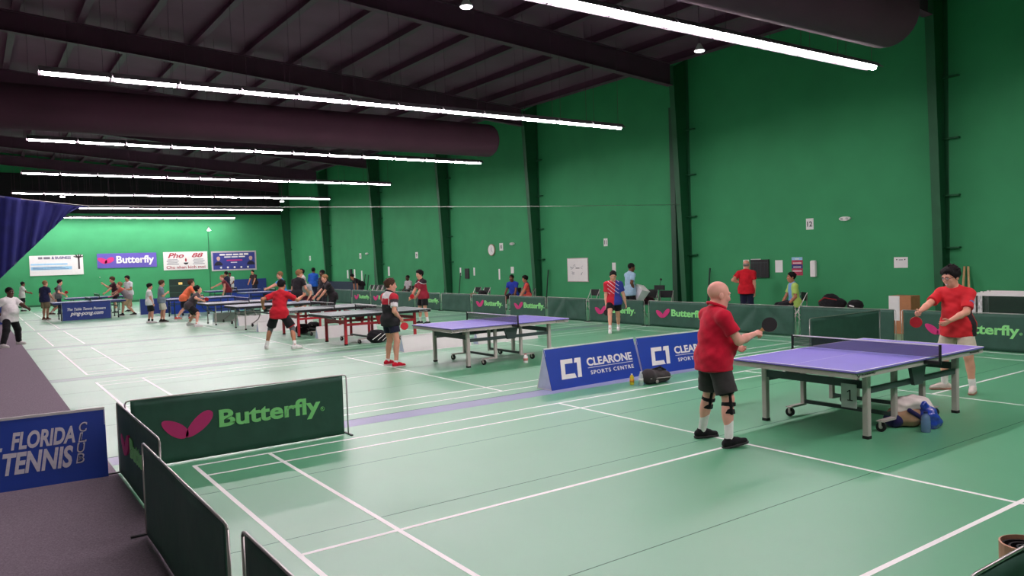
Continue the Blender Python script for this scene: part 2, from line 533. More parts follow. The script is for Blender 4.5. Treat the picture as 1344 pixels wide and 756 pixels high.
# ------------------------------------------------------------------ table tennis tables
def fit_text(s, m, parent, x, z, w, h, **k):
    return text_part(s, m, parent, x, z, w, h, **k)
NETM = mat('black_net_mesh', (26, 26, 32), 0.8, alpha=0.45)
def caster(parent, x, y, toward):
    r = MB().disc((x, y, .055), (1, .25, 0), .052, .03, 18).build('caster_wheel', RUBBER, parent)
    MB().disc((x, y, .055), (1, .25, 0), .02, .036, 10).build('wheel_hub', CHROME, r)
    MB().box((x - .024, y - .015, .05), (x - .018, y + .015, .115)).box((x + .018, y - .015, .05), (x + .024, y + .015, .115)).box((x - .03, y - .04, .112), (x + .03, y + .04, .122)).build('caster_fork', STEEL, r)
def make_table(x0, y0, style, label, group='table tennis tables', number=None, rot=0.0, net=True):
    t = empty('table_tennis_table', (x0, y0, 0), rot, label, 'table', group)
    top = {'purple': PURP, 'red': GREYTOP, 'grey': SLATE, 'blue': BLUETOP}[style]
    legm = {'purple': STEEL, 'red': REDST, 'grey': STEEL, 'blue': DARKST}[style]
    railm = {'purple': DARKST, 'red': REDST, 'grey': DARKST, 'blue': DARKST}[style]
    apm = {'purple': STEEL, 'red': BLACK, 'grey': BLACK, 'blue': NAVYB}[style]
    for s in (0, 1):
        a, b = (0.0, 1.365) if s == 0 else (1.375, 2.74)
        tp = MB().box((a, 0, .742), (b, 1.525, .76)).build('table_top', top, t)
        mb = MB()
        e = .0006
        MB().box((a, 0, .7598), (b, .02, .76 + e)).build('side_line', LINE, tp)
        MB().box((a, 1.505, .7598), (b, 1.525, .76 + e)).build('side_line', LINE, tp)
        xe = (0, .02) if s == 0 else (2.72, 2.74)
        MB().box((xe[0], 0, .7598), (xe[1], 1.525, .76 + 2 * e)).build('end_line', LINE, tp)
        MB().box((a, .761, .7598), (b, .764, .76 + e)).build('centre_line', LINE, tp)
        MB().box((a - .003, -.003, .738), (b + .003, 1.528, .7425)).build('edge_band', BLACK, tp)
        # apron frame under the top
        mb = MB()
        mb.box((a + .01, .01, .685), (b - .01, .04, .738)).box((a + .01, 1.485, .685), (b - .01, 1.515, .738))
        mb.box((a + .01, .04, .685), (a + .04, 1.485, .738)).box((b - .04, .04, .685), (b - .01, 1.485, .738))
        mb.build('apron', apm, t)
        mx = (lambda x: x) if s == 0 else (lambda x: 2.74 - x)
        if style in ('purple', 'red'):
            for y in (.14, 1.385):
                lg = MB().box((mx(.42) - .033, y - .033, .03), (mx(.42) + .033, y + .033, .70), .008).build('leg', legm, t)
                MB().box((mx(.42) - .036, y - .036, 0), (mx(.42) + .036, y + .036, .032), .008).build('rubber_foot', RUBBER, lg)
            for y in (.2, 1.325):
                MB().box((mx(1.07) - .028, y - .028, .105), (mx(1.07) + .028, y + .028, .70), .006).build('inner_post', legm, t)
                p0, p1 = sorted((mx(1.07), mx(.80)))
                MB().box((p0, y - .03, .105), (p1, y + .03, .128), .01).build('caster_arm', STEEL, t)
                caster(t, mx(.80), y, 1)
                p0, p1 = sorted((mx(.42), mx(1.36)))
                yy = y - .06 if y < .7 else y + .06
                MB().box((p0, yy - .018, .47), (p1, yy + .018, .53)).build('side_rail', railm, t)
            MB().box((mx(1.07) - .02, .2, .13), (mx(1.07) + .02, 1.325, .17)).build('wheel_bar', railm if style == 'purple' else DARKST, t)
            MB().box((mx(.42) - .018, .14, .52), (mx(.42) + .018, 1.385, .6)).build('end_rail', railm, t)
        else:
            for y in (.2, 1.325):
                lg = MB().tube([(mx(.30), y, .70), (mx(.30), y, .03)], .022, 8).build('leg', legm, t)
                MB().box((mx(.30) - .026, y - .026, 0), (mx(.30) + .026, y + .026, .04), .006).build('rubber_foot', RUBBER, lg)
                MB().tube([(mx(1.12), y, .70), (mx(1.12), y, .42), (mx(1.05), y, .25), (mx(.90), y, .14), (mx(.84), y, .11)], .02, 8).build('curved_leg', legm, t)
                caster(t, mx(.84), y, 1)
                p0, p1 = sorted((mx(.30), mx(1.12)))
                MB().box((p0, y - .015, .52), (p1, y + .015, .55)).build('side_rail', railm, t)
            MB().box((mx(.30) - .015, .2, .46), (mx(.30) + .015, 1.325, .49)).build('end_rail', railm, t)
            MB().box((mx(1.12) - .015, .2, .44), (mx(1.12) + .015, 1.325, .48)).build('cross_rail', railm, t)
    for y in (.1, 1.425):
        MB().prism([(1.2, .70), (1.54, .70), (1.46, .46), (1.28, .46)], y - .02, y + .02, 'y').build('centre_bracket', railm if style != 'red' else REDST, t)
    if style in ('purple', 'red'):
        lm = BLACK if style == 'purple' else WHITE
        wings = MB()
        for sx in (-1, 1):
            wings.prism([(.06 + .0 * sx, .695), (.06 + .035 * sx, .722), (.06 + .022 * sx, .724)], .004, .011, 'y')
        wings.build('maker_emblem', lm, t)
        text_part('Butterfly', lm, t, .11, .70, .26, .024, .010, bold=.01)
        text_part('Butterfly', lm, t, 2.40, .70, .24, .024, .010, bold=.01)
    if net:
        nt_ = MB().box((1.3685, -.15, .775), (1.3715, 1.675, .905)).build('net', NETM, t)
        MB().box((1.365, -.15, .90), (1.375, 1.675, .9135)).build('net_tape', WHITE, nt_)
        for y in (-.15, 1.675):
            ps = MB().box((1.357, y - .012, .70), (1.383, y + .012, .915), .004).build('net_post', BLACK, t)
            y2 = y + (.17 if y < 0 else -.17)
            MB().box((1.335, min(y, y2), .70), (1.405, max(y, y2), .738)).build('net_clamp', BLACK, ps)
    if number:
        pl = MB().box((.47, -.045, .26), (.64, -.035, .51)).build('number_card', mat('pale_grey_card', (176, 182, 178), .5), t)
        MB().prism([(.54, .345), (.54, .335), (.60, .335), (.60, .345), (.577, .345), (.577, .45), (.563, .45), (.538, .432), (.538, .42), (.561, .434), (.561, .345)], -.048, -.044, 'y').build('number', BLACK, pl)
        pl.matrix_local = Matrix.Translation((.36, .83, .06)) @ Matrix.Rotation(-math.pi / 2, 4, 'Z')
    return t
make_table(5.38, -3.94, 'purple', 'purple table numbered 1 with grey legs between the two red-shirted men', number='1')
make_table(5.28, 3.75, 'purple', 'purple table with grey legs beside the red-shoed man in black shirt')
make_table(5.25, 9.36, 'red', 'grey-topped table with red legs beside the black kit bag')
make_table(5.20, 12.53, 'red', 'grey-topped table with red legs just behind the man in red with knee sleeves')
make_table(5.0, 16.4, 'grey', 'slate table on thin grey legs between red-legged tables and white-shod player')
make_table(4.87, 19.5, 'grey', 'slate table on thin grey legs at which the crouching player in dark tee bends')
make_table(4.75, 25.5, 'blue', 'blue-framed table the player in orange reaches over')
make_table(0.95, 28.6, 'blue', 'dark table right behind the navy banner with white script')
make_table(1.95, 34.2, 'blue', 'dark table farther back between banner table and far wall')
make_table(8.9, 29.0, 'blue', 'blue table standing in front of the man in white tee and tan shorts')
make_table(8.6, 34.5, 'blue', 'blue table close to the far wall below the framed banner')

# ------------------------------------------------------------------ cloth barriers with printed wings and lettering
BH, BL = 0.70, 2.30
_cloth = {}
def cloth_mesh(seed, amp, length):
    key = (seed, amp, length)
    if key in _cloth:
        return _cloth[key]
    rng = np.random.RandomState(seed)
    nx, nz = 48, 10
    ph = rng.rand(6) * 6.28
    fr = rng.uniform(4, 19, 6)
    vs, fs = [], []
    for side in (-1, 1):
        for i in range(nx + 1):
            for j in range(nz + 1):
                a, b = i / nx, j / nz
                env = math.sin(math.pi * a) ** .5 * math.sin(math.pi * min(1, b * .9 + .05)) ** .6
                y = amp * env * sum(math.sin(fr[k] * a + ph[k] + (2.2 - k) * b * 1.7) for k in range(6)) / 3 + (amp * env * (1.0 - 2.0 * abs(math.sin(8.5 * a + ph[0] + 2.6 * b * (1 if a > .5 else -1)))) if amp > .02 else 0)
                sag = -.012 * math.sin(math.pi * a) * b
                vs.append((a * length, y + side * .005, .012 + (BH - .012) * b + sag))
    N = (nx + 1) * (nz + 1)
    for i in range(nx):
        for j in range(nz):
            k = i * (nz + 1) + j
            fs.append((k, k + nz + 1, k + nz + 2, k + 1))
            fs.append((N + k, N + k + 1, N + k + nz + 2, N + k + nz + 1))
    for i in range(nx):
        k0, k1 = i * (nz + 1), (i + 1) * (nz + 1)
        fs.append((k0, N + k0, N + k1, k1))
        fs.append((k0 + nz, k1 + nz, N + k1 + nz, N + k0 + nz))
    for j in range(nz):
        fs.append((j, j + 1, N + j + 1, N + j))
        k = nx * (nz + 1) + j
        fs.append((k, N + k, N + k + 1, k + 1))
    me = MB().add(vs, fs).mesh('barrier_cloth')
    me.materials.append(CLOTHG)
    _cloth[key] = me
    return me
def wing_outline(cx, cz, L, W, ang):
    ca, sa = math.cos(ang), math.sin(ang)
    out = []
    for k in range(24):
        t = 2 * math.pi * k / 24
        a, b = math.cos(t) * L / 2, math.sin(t) * W / 2 * (1 + .18 * math.cos(t))
        out.append((cx + a * ca - b * sa, cz + a * sa + b * ca))
    return out
def make_barrier(x, y, rz, label, logo=True, seed=1, amp=.012, length=BL, group='green cloth barriers', end_gap=.05, logox=.30, logow=1.66):
    r = empty('court_barrier', (x, y, .0065 if x < -.6 else 0), rz, label, 'barrier', group)
    cl = link('cloth', cloth_mesh(seed, amp, length), None, r, True)
    # tube frame: top rod and hooked side posts on small cross feet
    MB().tube([(-end_gap, 0, BH - .03), (-end_gap + .012, 0, BH - .006), (0, 0, BH + .003), (length, 0, BH + .003), (length + end_gap - .012, 0, BH - .006), (length + end_gap, 0, BH - .03)], .008, 8).build('top_rod', CHROME, r, True)
    for xx in (-end_gap, length + end_gap):
        ps = MB().tube([(xx, 0, .012), (xx, 0, BH - .02)], .009, 8).build('post', CHROME, r, True)
        MB().box((xx - .012, -.11, 0), (xx + .012, .11, .014)).build('foot', BLACK, ps)
    if logo:
        yf = -.005 - amp * .75
        k = logow / 1.66
        for cx, cz, L, W, an in ((logox + .135 * k, .355, .29 * k, .135 * k, -.62), (logox + .365 * k, .375, .34 * k, .135 * k, .72)):
            MB().prism(wing_outline(cx, cz, L, W, an), yf - .004, yf + .02, 'y').build('wing_emblem', PINK, cl)
        text_part('Butterfly', LIME, cl, logox + .56 * k, .25, 1.08 * k, .245 * min(1, k * 1.05), yf + .012, bold=.028, th=.016)
        text_part('R', LIME, cl, logox + 1.655 * k, .335, .018, .022, yf + .012, th=.016, name='trade_mark')
        ring = MB()
        for q in range(16):
            a0, a1 = 2 * math.pi * q / 16, 2 * math.pi * (q + 1) / 16
            c0 = (logox + 1.664 * k, .346)
            ring.prism([(c0[0] + rr * math.cos(a), c0[1] + rr * math.sin(a)) for rr, a in ((.020, a0), (.020, a1), (.024, a1), (.024, a0))], yf - .004, yf + .012, 'y')
        ring.build('trade_mark_ring', LIME, cl)
    return r
PI = math.pi
# around the nearest court
make_barrier(-.52, .25, 0, 'green barrier with big pink wings and green lettering beside the grey carpet corner', True, 3, .008, 2.24, logox=.26, logow=1.72)
make_barrier(-.645, .17, -PI / 2, 'short green barrier with half hidden wings between carpet and nearest court', True, 4, .008, 1.99, logox=.2, logow=1.5)
make_barrier(-.77, -1.96, -PI / 2, 'plain green barrier along the carpet edge overlapping the half hidden wings', False, 6, .012, 2.24)
make_barrier(-.73, -4.42, -PI / 2, 'plain green barrier along the carpet, last one before the gap in foreground', False, 8, .012, 2.2)
make_barrier(1.40, -6.8, 0, 'dark plain barrier below the nearest court sideline with rolled mat behind', False, 9, .008, 2.3)
# the line along the right wall (lettering faces the courts)
wall_line = [(-2.35, -0.05, True, 'green lettered barrier behind the man in red jersey with glasses', .008), (0.06, 2.3, False, 'plain green barrier in the wall line below the black bags', .012),
             (2.38, 4.62, False, 'wrinkled plain green barrier in the wall line before the seated man in lime', .035), (4.7, 7.03, True, 'green lettered barrier in the wall line before the man in red polo', .008),
             (7.19, 9.55, True, 'green lettered barrier right behind the walking player in red and blue', .01), (9.65, 11.62, False, 'wrinkled plain green barrier below the whiteboard', .04),
             (11.7, 13.76, True, 'green lettered barrier before the two seated spectators', .008), (13.99, 16.2, True, 'green lettered barrier below the wall clock', .008),
             (16.3, 18.5, False, 'plain green barrier below the small black scoreboard beside the clock', .01), (18.6, 20.72, True, 'green lettered barrier behind the player in maroon shirt', .008),
             (20.8, 23.0, False, 'plain green barrier behind the man with red shoulders', .01), (23.1, 25.12, True, 'green lettered barrier before the row of folded chairs', .008),
             (25.2, 27.28, True, 'green lettered barrier before the person bending in black', .008), (27.4, 29.62, False, 'plain green barrier beyond the one at the bending person', .012),
             (29.8, 32.0, True, 'green lettered barrier behind the bald man in black tee', .008)]
for i, (ya, yb, lg, lab, amp) in enumerate(wall_line):
    b = make_barrier(13.55, yb - .04, -PI / 2, lab, lg, 20 + i, amp, yb - ya - .08, end_gap=.035, logox=(.42 if i == 0 else .24), logow=1.70)
make_barrier(10.95, .26, 0, 'plain green barrier set across the court behind the purple table net', False, 41, .01, 2.3)

# ------------------------------------------------------------------ A-frame boards
def a_frame(x, y, rz, w, h, depth, m_front, label, group=None, front_only=None, side_m=None):
    r = empty('sign_board', (x, y, .0065 if x < -.6 else 0), rz, label, 'sign', group)
    th = .012
    ang = math.atan2(depth / 2, h)
    # front panel leans back, rear panel leans forward
    f = MB().box((0, 0, 0), (w, th, h / math.cos(ang))).build('front_panel', m_front, r)
    f.location = (0, -depth / 2, 0)
    f.rotation_euler = (-ang, 0, 0)
    b = MB().box((0, -th, 0), (w, 0, h / math.cos(ang))).build('rear_panel', side_m or WHITE, r)
    b.location = (0, depth / 2, 0)
    b.rotation_euler = (ang, 0, 0)
    MB().box((0, -depth / 2 + .01, 0.0), (w, depth / 2 - .01, .008)).build('base_panel', side_m or WHITE, r)
    e = MB()
    for xx in (0.002, w - .01):
        e.prism([(-depth / 2 + .02, .01), (depth / 2 - .02, .01), (0.012, h - .03), (-0.012, h - .03)], xx, xx + .006, 'x')
        e.build('end_panel', mat('pale_lilac_board', (196, 200, 226), .6), r)
        e = MB()
    return r, f
def clearone(x, y, rz, label):
    r, f = a_frame(x, y, rz, 1.93, .62, .36, BLUEB, label, 'blue sponsor boards')
    # C1 mark, sheared bold strokes
    sh = .16
    def S(p): return [(a + b * sh, b + .14) for a, b in p]
    MB().prism(S([(.23, .0), (.53, .0), (.50, .07), (.31, .07), (.31, .23), (.47, .23), (.47, .30), (.23, .30)]), -.004, .004, 'y').build('club_mark', WHITE, f)
    MB().prism(S([(.56, .0), (.64, .0), (.64, .30), (.52, .30), (.50, .23), (.56, .23)]), -.004, .004, 'y').build('club_mark', WHITE, f)
    text_part('CLEARONE', WHITE, f, .80, .285, 1.0, .13, .002, bold=.028, th=.006)
    MB().box((.80, -.003, .255), (1.80, .002, .263)).build('rule_line', WHITE, f)
    text_part('SPORTS CENTRE', WHITE, f, .84, .15, .95, .062, .002, bold=.012, th=.006, space=1.25)
    return r
clearone(5.25, 1.0, math.radians(2), 'blue sponsor board with white lettering whose full words show beside the black bag')
clearone(7.22, 1.05, math.radians(-2), 'blue sponsor board with white lettering partly hidden behind the bald man')
r, f = a_frame(-2.86, .46, math.radians(-4), 2.12, .66, .3, BLUEB, 'blue club board with white florida tennis lettering standing on grey carpet')
GREYW = mat('pale_grey_print', (206, 204, 212), .6)
text_part('CENTRAL', GREYW, f, .48, .365, .79, .16, .002, bold=.035, shear=.25, th=.006)
text_part('FLORIDA', GREYW, f, 1.335, .365, .52, .165, .002, bold=.035, shear=.25, th=.006)
text_part('TABLE', GREYW, f, .72, .14, .48, .205, .002, bold=.035, shear=.25, th=.006)
text_part('TENNIS', GREYW, f, 1.265, .14, .57, .205, .002, bold=.035, shear=.25, th=.006)
for i, c in enumerate('CLUB'):
    x_, z_ = 1.90 - i * .014, .465 - i * .098
    text_part(c, GREYW, f, x_ - .006, z_ - .006, .072, .092, .002, bold=.035, shear=.2, th=.006)
    text_part(c, NAVYB, f, x_ + .006, z_ + .006, .048, .068, .002, bold=.0, shear=.2, th=.0075)
for x, y, lab in ((5.98, 7.15, 'plain white A-frame board standing behind the purple table by the black kit bag'), (5.78, 11.75, 'plain white A-frame board standing under the front red-legged table'),
                  (7.9, 7.1, 'plain white A-frame board half hidden behind the purple table legs'), (5.3, 15.4, 'plain white A-frame board seen between the red legs of the rear red table'),
                  (5.6, 18.55, 'plain white A-frame board under the front slate table'), (5.5, 21.4, 'plain white A-frame board under the rear slate table')):
    a_frame(x, y, 0, 1.75, (.36 if y < 10 else .33), .26, WHITE, lab, 'plain white boards')
# navy banner board with script and its neighbour
NAVYC = mat('navy_banner_cloth', (34, 56, 124), .7, var=.08, scale=5)
r = empty('banner_barrier', (1.25, 28.3, 0), 0, 'navy banner barrier with white table tennis script before the dark tables', 'banner')
c = MB().box((0, -.01, .02), (1.78, .01, .72)).build('cloth', NAVYC, r)
text_part('The Table Tennis Pioneers', WHITE, c, .18, .42, 1.42, .11, -.009, bold=.012, shear=.3, th=.004)
text_part('ping-pong.com', WHITE, c, .28, .17, 1.22, .20, -.009, bold=.02, shear=.3, th=.004)
for xx in (-.02, 1.8):
    MB().tube([(xx, 0, 0), (xx, 0, .74)], .012, 8).build('post', CHROME, r)
r = empty('banner_barrier', (-2.5, 28.4, .0065), 0, 'plain navy banner barrier standing behind the big man in white tee', 'banner')
MB().box((0, -.01, .02), (1.75, .01, .74)).build('cloth', NAVYC, r)
for xx in (-.02, 1.77):
    MB().tube([(xx, 0, 0), (xx, 0, .76)], .012, 8).build('post', CHROME, r)
for x, y, w, lab in ((4.35, 29.3, 2.2, 'blue cloth barrier behind the boy in white tee'), (5.4, 28.2, 3.4, 'bright blue cloth barrier behind the orange-shirted player'), (9.0, 31.8, 3.6, 'bright blue cloth barrier behind the blue far tables')):
    r = empty('cloth_barrier', (x, y, 0), 0, lab, 'barrier', 'blue cloth barriers')
    MB().box((0, -.01, .02), (w, .01, .72)).build('cloth', BLUEB if w > 3 else NAVYC, r)
    for xx in (-.02, w + .02):
        MB().tube([(xx, 0, 0), (xx, 0, .74)], .012, 8).build('post', CHROME, r)

# ------------------------------------------------------------------ banners on the far wall
def wall_banner(u0, v0, u1, v1, m, label, border=None):
    a, b = at_y(u0, v0, YF - .04), at_y(u1, v1, YF - .04)
    w, h = b[0] - a[0], a[2] - b[2]
    r = empty('wall_banner', (a[0], YF - .04, b[2]), 0, label, 'banner')
    if border:
        MB().box((0, 0, 0), (w, .035, h)).build('border', border, r)
        MB().box((.1, -.006, .1), (w - .1, .0, h - .1)).build('sheet', m, r)
    else:
        MB().box((0, 0, 0), (w, .035, h)).build('sheet', m, r)
    return r, w, h
BPUR = mat('violet_banner', (96, 84, 176), .6, var=.04)
r, w, h = wall_banner(127, 333, 206, 350, BPUR, 'violet wall banner with pink wings and white lettering')
for cx, an in ((.085, -.5), (.20, .5)):
    MB().prism(wing_outline(cx * w, h * .52, .17 * w, .24 * h * 1.4, an), -.012, 0, 'y').build('wing_emblem', PINK, r)
text_part('Butterfly', WHITE, r, .315 * w, .16 * h, .64 * w, .66 * h, -.002, bold=.03, th=.012)
BWHT = mat('white_banner_vinyl', (226, 226, 222), .6, var=.03)
r, w, h = wall_banner(214, 331, 273, 353, BWHT, 'white wall banner with red restaurant lettering and a bowl')
RPR = mat('dark_red_print', (164, 44, 60), .6)
text_part('Pho', RPR, r, .10 * w, .66 * h, .36 * w, .28 * h, -.002, bold=.02, shear=.3, th=.012)
text_part('88', RPR, r, .64 * w, .68 * h, .26 * w, .25 * h, -.002, bold=.02, shear=.3, th=.012)
text_part('Chu nhan kinh moi', RPR, r, .06 * w, .07 * h, .88 * w, .16 * h, -.002, bold=.012, th=.012)
GPR = mat('grey_print', (120, 120, 128), .7)
for i in range(4):
    for xx in (.07, .66):
        MB().box(((xx + .02 * (i % 2)) * w, -.008, (.30 + .085 * i) * h), ((xx + .27 - .03 * (i % 2)) * w, 0, (.335 + .085 * i) * h)).build('small_print', GPR, r)
MB().prism([(w * (.5 + .055 * math.cos(t)), h * (.40 + .11 * math.sin(t))) for t in np.linspace(math.pi, 2 * math.pi, 10)], -.01, 0, 'y').build('bowl_emblem', mat('black_print', (40, 36, 40), .7), r)
MB().prism([(w * .485, h * .45), (w * .515, h * .45), (w * .52, h * .58), (w * .50, h * .66), (w * .48, h * .58)], -.01, 0, 'y').build('flame_emblem', RPR, r)
BBLU = mat('blue_poster_print', (52, 60, 140), .6, var=.08, scale=3)
r, w, h = wall_banner(277, 330, 337, 354, BBLU, 'blue framed wall banner with two small portraits and pale lettering', border=mat('silver_border', (186, 180, 184), .5))
for x0_, x1_, z0_, z1_ in ((.18, .30, .78, .86), (.32, .46, .78, .86), (.48, .60, .78, .86), (.62, .70, .78, .87), (.72, .82, .79, .88), (.28, .42, .67, .73), (.44, .58, .67, .73), (.60, .74, .68, .74)):
    MB().box((x0_ * w, -.012, z0_ * h), (x1_ * w, -.004, z1_ * h)).build('blurred_print', WHITE, r)
MB().box((.33 * w, -.012, .50 * h), (.68 * w, -.004, .56 * h)).build('small_print', PINK, r)
MB().box((.42 * w, -.012, .40 * h), (.56 * w, -.004, .44 * h)).build('small_print', WHITE, r)
for cx in (.15, .87):
    MB().prism([(cx * w + .09 * w * math.cos(t), .28 * h + .2 * h * max(0, math.sin(t))) for t in np.linspace(0, math.pi, 12)], -.011, -.004, 'y').build('portrait_coat', mat('dark_suit_print', (30, 28, 48), .7), r)
    MB().prism(wing_outline(cx * w, .62 * h, .22 * h, .17 * h, math.pi / 2), -.013, -.004, 'y').build('portrait_face', mat('pale_skin_print', (204, 170, 156), .7), r)
for k in range(5):
    MB().prism(wing_outline((.2 + .15 * k) * w, .17 * h, .1 * h, .1 * h, 0), -.011, -.004, 'y').build('round_emblem', WHITE, r)
r, w, h = wall_banner(38, 336, 110, 360, BWHT, 'white wall banner with pale blue bands and palm tree')
LBP = mat('pale_blue_print', (150, 200, 226), .7)
NPR = mat('navy_print', (48, 56, 120), .7)
MB().box((.02 * w, -.008, .28 * h), (.78 * w, 0, .44 * h)).build('blue_band', LBP, r)
MB().box((.02 * w, -.008, .52 * h), (.70 * w, 0, .60 * h)).build('blue_band', LBP, r)
for x0_, x1_ in ((.16, .24), (.26, .38)):
    MB().box((x0_ * w, -.010, .82 * h), (x1_ * w, 0, .93 * h)).build('blurred_print', GPR, r)
text_part('& BUSINESS', NPR, r, .41 * w, .81 * h, .36 * w, .14 * h, -.002, bold=.012, th=.012)
for i in range(3):
    MB().box((.05 * w, -.012, (.31 + .05 * i) * h), ((.72 - .06 * i) * w, 0, (.325 + .05 * i) * h)).build('small_print', NPR, r)
palm = MB().box((.90 * w, -.012, .28 * h), (.935 * w, 0, .9 * h))
for an in (.4, 1.0, 1.57, 2.2, 2.8):
    palm.prism(wing_outline(.917 * w + .05 * w * math.cos(an), .88 * h + .06 * h * math.sin(an), .26 * h, .06 * h, an), -.012, 0, 'y')
palm.build('palm_print', mat('dark_trunk_print', (60, 52, 54), .7), r)
# dark doorway with exit sign and dark blue panels at the foot of the far wall
a, b = at_y(222, 367, YF - .05), at_y(256, 392, YF - .05)
d = empty('door_1', (a[0], YF - .05, 0), 0, kind='structure')
MB().box((0, 0, 0), (b[0] - a[0], .045, 1.35)).build('door_leaf', mat('dark_green_door', (14, 40, 30), .5), d)
for z in (.45, .9):
    MB().box((0, -.012, z), (b[0] - a[0], 0, z + .03)).build('door_bar', mat('door_edge', (60, 90, 80), .5), d)
e = empty('exit_sign', ((a[0] + b[0]) / 2 - .1, YF - .08, 1.05), 0, 'small lit yellow exit sign on the dark far doorway', 'sign')
MB().box((-.11, -.02, -.07), (.11, .02, .07)).build('face', mat('lit_yellow_sign', (230, 200, 110), .5, emit=((235, 200, 110), .7)), e)
text_part('EXIT', RPR, e, -.08, -.04, .16, .08, -.02, bold=.02, th=.004)
a, b = at_y(305, 367, YF - .08), at_y(337, 385, YF - .08)
p_ = MB().box((a[0], YF - .07, .1), (b[0] + .7, YF - .01, a[2])).build('wall_panel', NAVYC)
tag(p_, 'dark navy panel leaning on the far wall behind the man in black tee', 'panel')

# ------------------------------------------------------------------ things on the right wall
def wall_item(name, u, v, w, h, d, m, label, cat, group=None, X=XW):
    q = at_x(u, v, X)
    r = empty(name, (XW, q[1], q[2]), PI / 2 * 3, label, cat, group)
    # local x runs along -Y of the hall, face towards the courts (-local y)
    r.rotation_euler = (0, 0, -PI / 2)
    MB().box((-w / 2, -d, -h / 2), (w / 2, 0, h / 2)).build('board' if name != 'clock' else 'clock_body', m, r)
    return r
q = wall_item('number_sign', 1063, 294, .22, .30, .01, PAPER, 'white wall sign reading 12 between exit light and column', 'sign')
text_part('12', BLACK, q, -.075, -.07, .15, .14, -.010, bold=.012, th=.004)
q = wall_item('number_sign', 795, 318, .2, .28, .01, PAPER, 'white wall sign reading 11 above the whiteboard', 'sign')
text_part('11', BLACK, q, -.06, -.07, .11, .14, -.010, bold=.012, th=.004)
for u, v, tx, lab in ((658, 324, '10', 'white wall sign beside the wall clock reading 10'), (547, 335, '9', 'white wall sign reading 9 above the player in maroon'), (473, 336, '8', 'white wall sign reading 8 near the third emergency light'), (407, 339, '7', 'white wall sign reading 7 nearest the far wall')):
    q = wall_item('number_sign', u, v, .26, .32, .01, PAPER, lab, 'sign')
    text_part(tx, BLACK, q, -.06, -.08, .12, .16, -.010, bold=.012, th=.004)
for u, v, lab in ((1110, 287, 'white twin emergency light on the bare wall above the red poster'), (673, 320, 'white twin emergency light on the wall beside the clock'), (482, 333, 'white twin emergency light farthest down the wall near the distant scoreboard')):
    q = at_x(u, v, XW)
    r = empty('emergency_light', (XW, q[1], q[2]), -PI / 2, lab, 'light', 'emergency lights')
    MB().prism([(.15 * math.cos(t), .055 * math.sin(t)) for t in np.linspace(0, 2 * math.pi, 20, endpoint=False)], -.07, 0, 'y').build('housing', WHITE, r)
    for s in (-1, 1):
        MB().disc((s * .075, -.08, 0), (0, 1, 0), .032, .02, 14).build('lamp_head', mat('lamp_glass_grey', (190, 190, 186), .3), r)
q = at_x(646, 328, XW)
r = empty('wall_clock', (XW, q[1], q[2]), -PI / 2, 'round white wall clock with tan rim on the green wall', 'clock')
MB().disc((0, -.025, 0), (0, 1, 0), .26, .05, 28).build('rim', mat('tan_rim', (150, 140, 110), .5), r)
MB().disc((0, -.053, 0), (0, 1, 0), .225, .01, 28).build('dial', PAPER, r)
for an, L_ in ((.5, .12), (2.3, .17)):
    MB().prism([(-.008, 0), (.008, 0), (L_ * math.sin(an) + .005, L_ * math.cos(an)), (L_ * math.sin(an) - .005, L_ * math.cos(an))], -.064, -.059, 'y').build('hand', BLACK, r)
# whiteboard with scribbles
a, b = at_x(745, 339, XW), at_x(773, 370, XW)
r = empty('whiteboard', (XW, a[1], b[2]), -PI / 2, 'whiteboard with scribbled drawings hung on the green wall', 'whiteboard')
w, h = a[1] - b[1], a[2] - b[2]
MB().box((0, -.03, 0), (w, 0, h)).build('frame', STEEL, r)
MB().box((.025, -.034, .025), (w - .025, -.03, h - .025)).build('writing_surface', WHITE, r)
rng = random.Random(4)
ink = mat('marker_ink', (90, 90, 110), .7)
for k in range(7):
    x0, z0 = w * rng.uniform(.15, .75), h * rng.uniform(.3, .85)
    pts = [(x0 + rng.uniform(-.09, .09), -.035, z0 + rng.uniform(-.07, .07)) for _ in range(5)]
    MB().tube(pts, .005, 4).build('scribble', ink, r)
MB().box((w * .42, -.04, h * .56), (w * .6, -.03, h * .59)).build('marker_pen', BLACK, r)
# pigeonhole rack, notices, posters
r = wall_item('scoreboard', 998, 352.5, .62, .52, .05, mat('black_slotted_board', (26, 26, 28), .5), 'black slotted score rack on the wall beside the man in red polo', 'rack')
for k in range(4):
    MB().box((-.2 + k * .13, -.056, -.24), (-.19 + k * .13, -.05, .2)).build('divider_strip', DARKST, r)
MB().box((-.3, -.056, .16), (.28, -.05, .175)).build('divider_strip', DARKST, r)
wall_item('notice_sheet', 992, 341, .34, .05, .008, PAPER, 'thin white strip notice above the black slotted rack', 'notice')
wall_item('notice_sheet', 979.5, 349, .2, .36, .008, PAPER, 'white notice half hidden behind the head of man in red polo', 'notice')
wall_item('notice_sheet', 1022.5, 349.5, .24, .34, .008, PAPER, 'white sheet between black rack and red poster', 'notice')
r = wall_item('poster', 1046.5, 349.5, .34, .50, .006, mat('red_poster_paper', (178, 58, 84), .6, var=.2, scale=9), 'red and navy printed poster on the green wall', 'poster')
MB().box((-.17, -.009, -.06), (.17, -.006, .05)).build('navy_band', mat('navy_print', (48, 56, 120), .7), r)
MB().box((-.17, -.009, .17), (.17, -.006, .25)).build('pale_band', mat('pale_blue_print', (150, 200, 226), .7), r)
for z, w_ in ((.09, .26), (-.02, .24), (-.13, .28), (.2, .12)):
    MB().box((-w_ / 2, -.011, z - .012), (w_ / 2, -.008, z + .012)).build('small_print', WHITE, r)
q = at_x(1069, 352.5, XW)
r = empty('towel_dispenser', (XW, q[1], q[2]), -PI / 2, 'tall narrow white dispenser on the wall beside the red poster', 'dispenser')
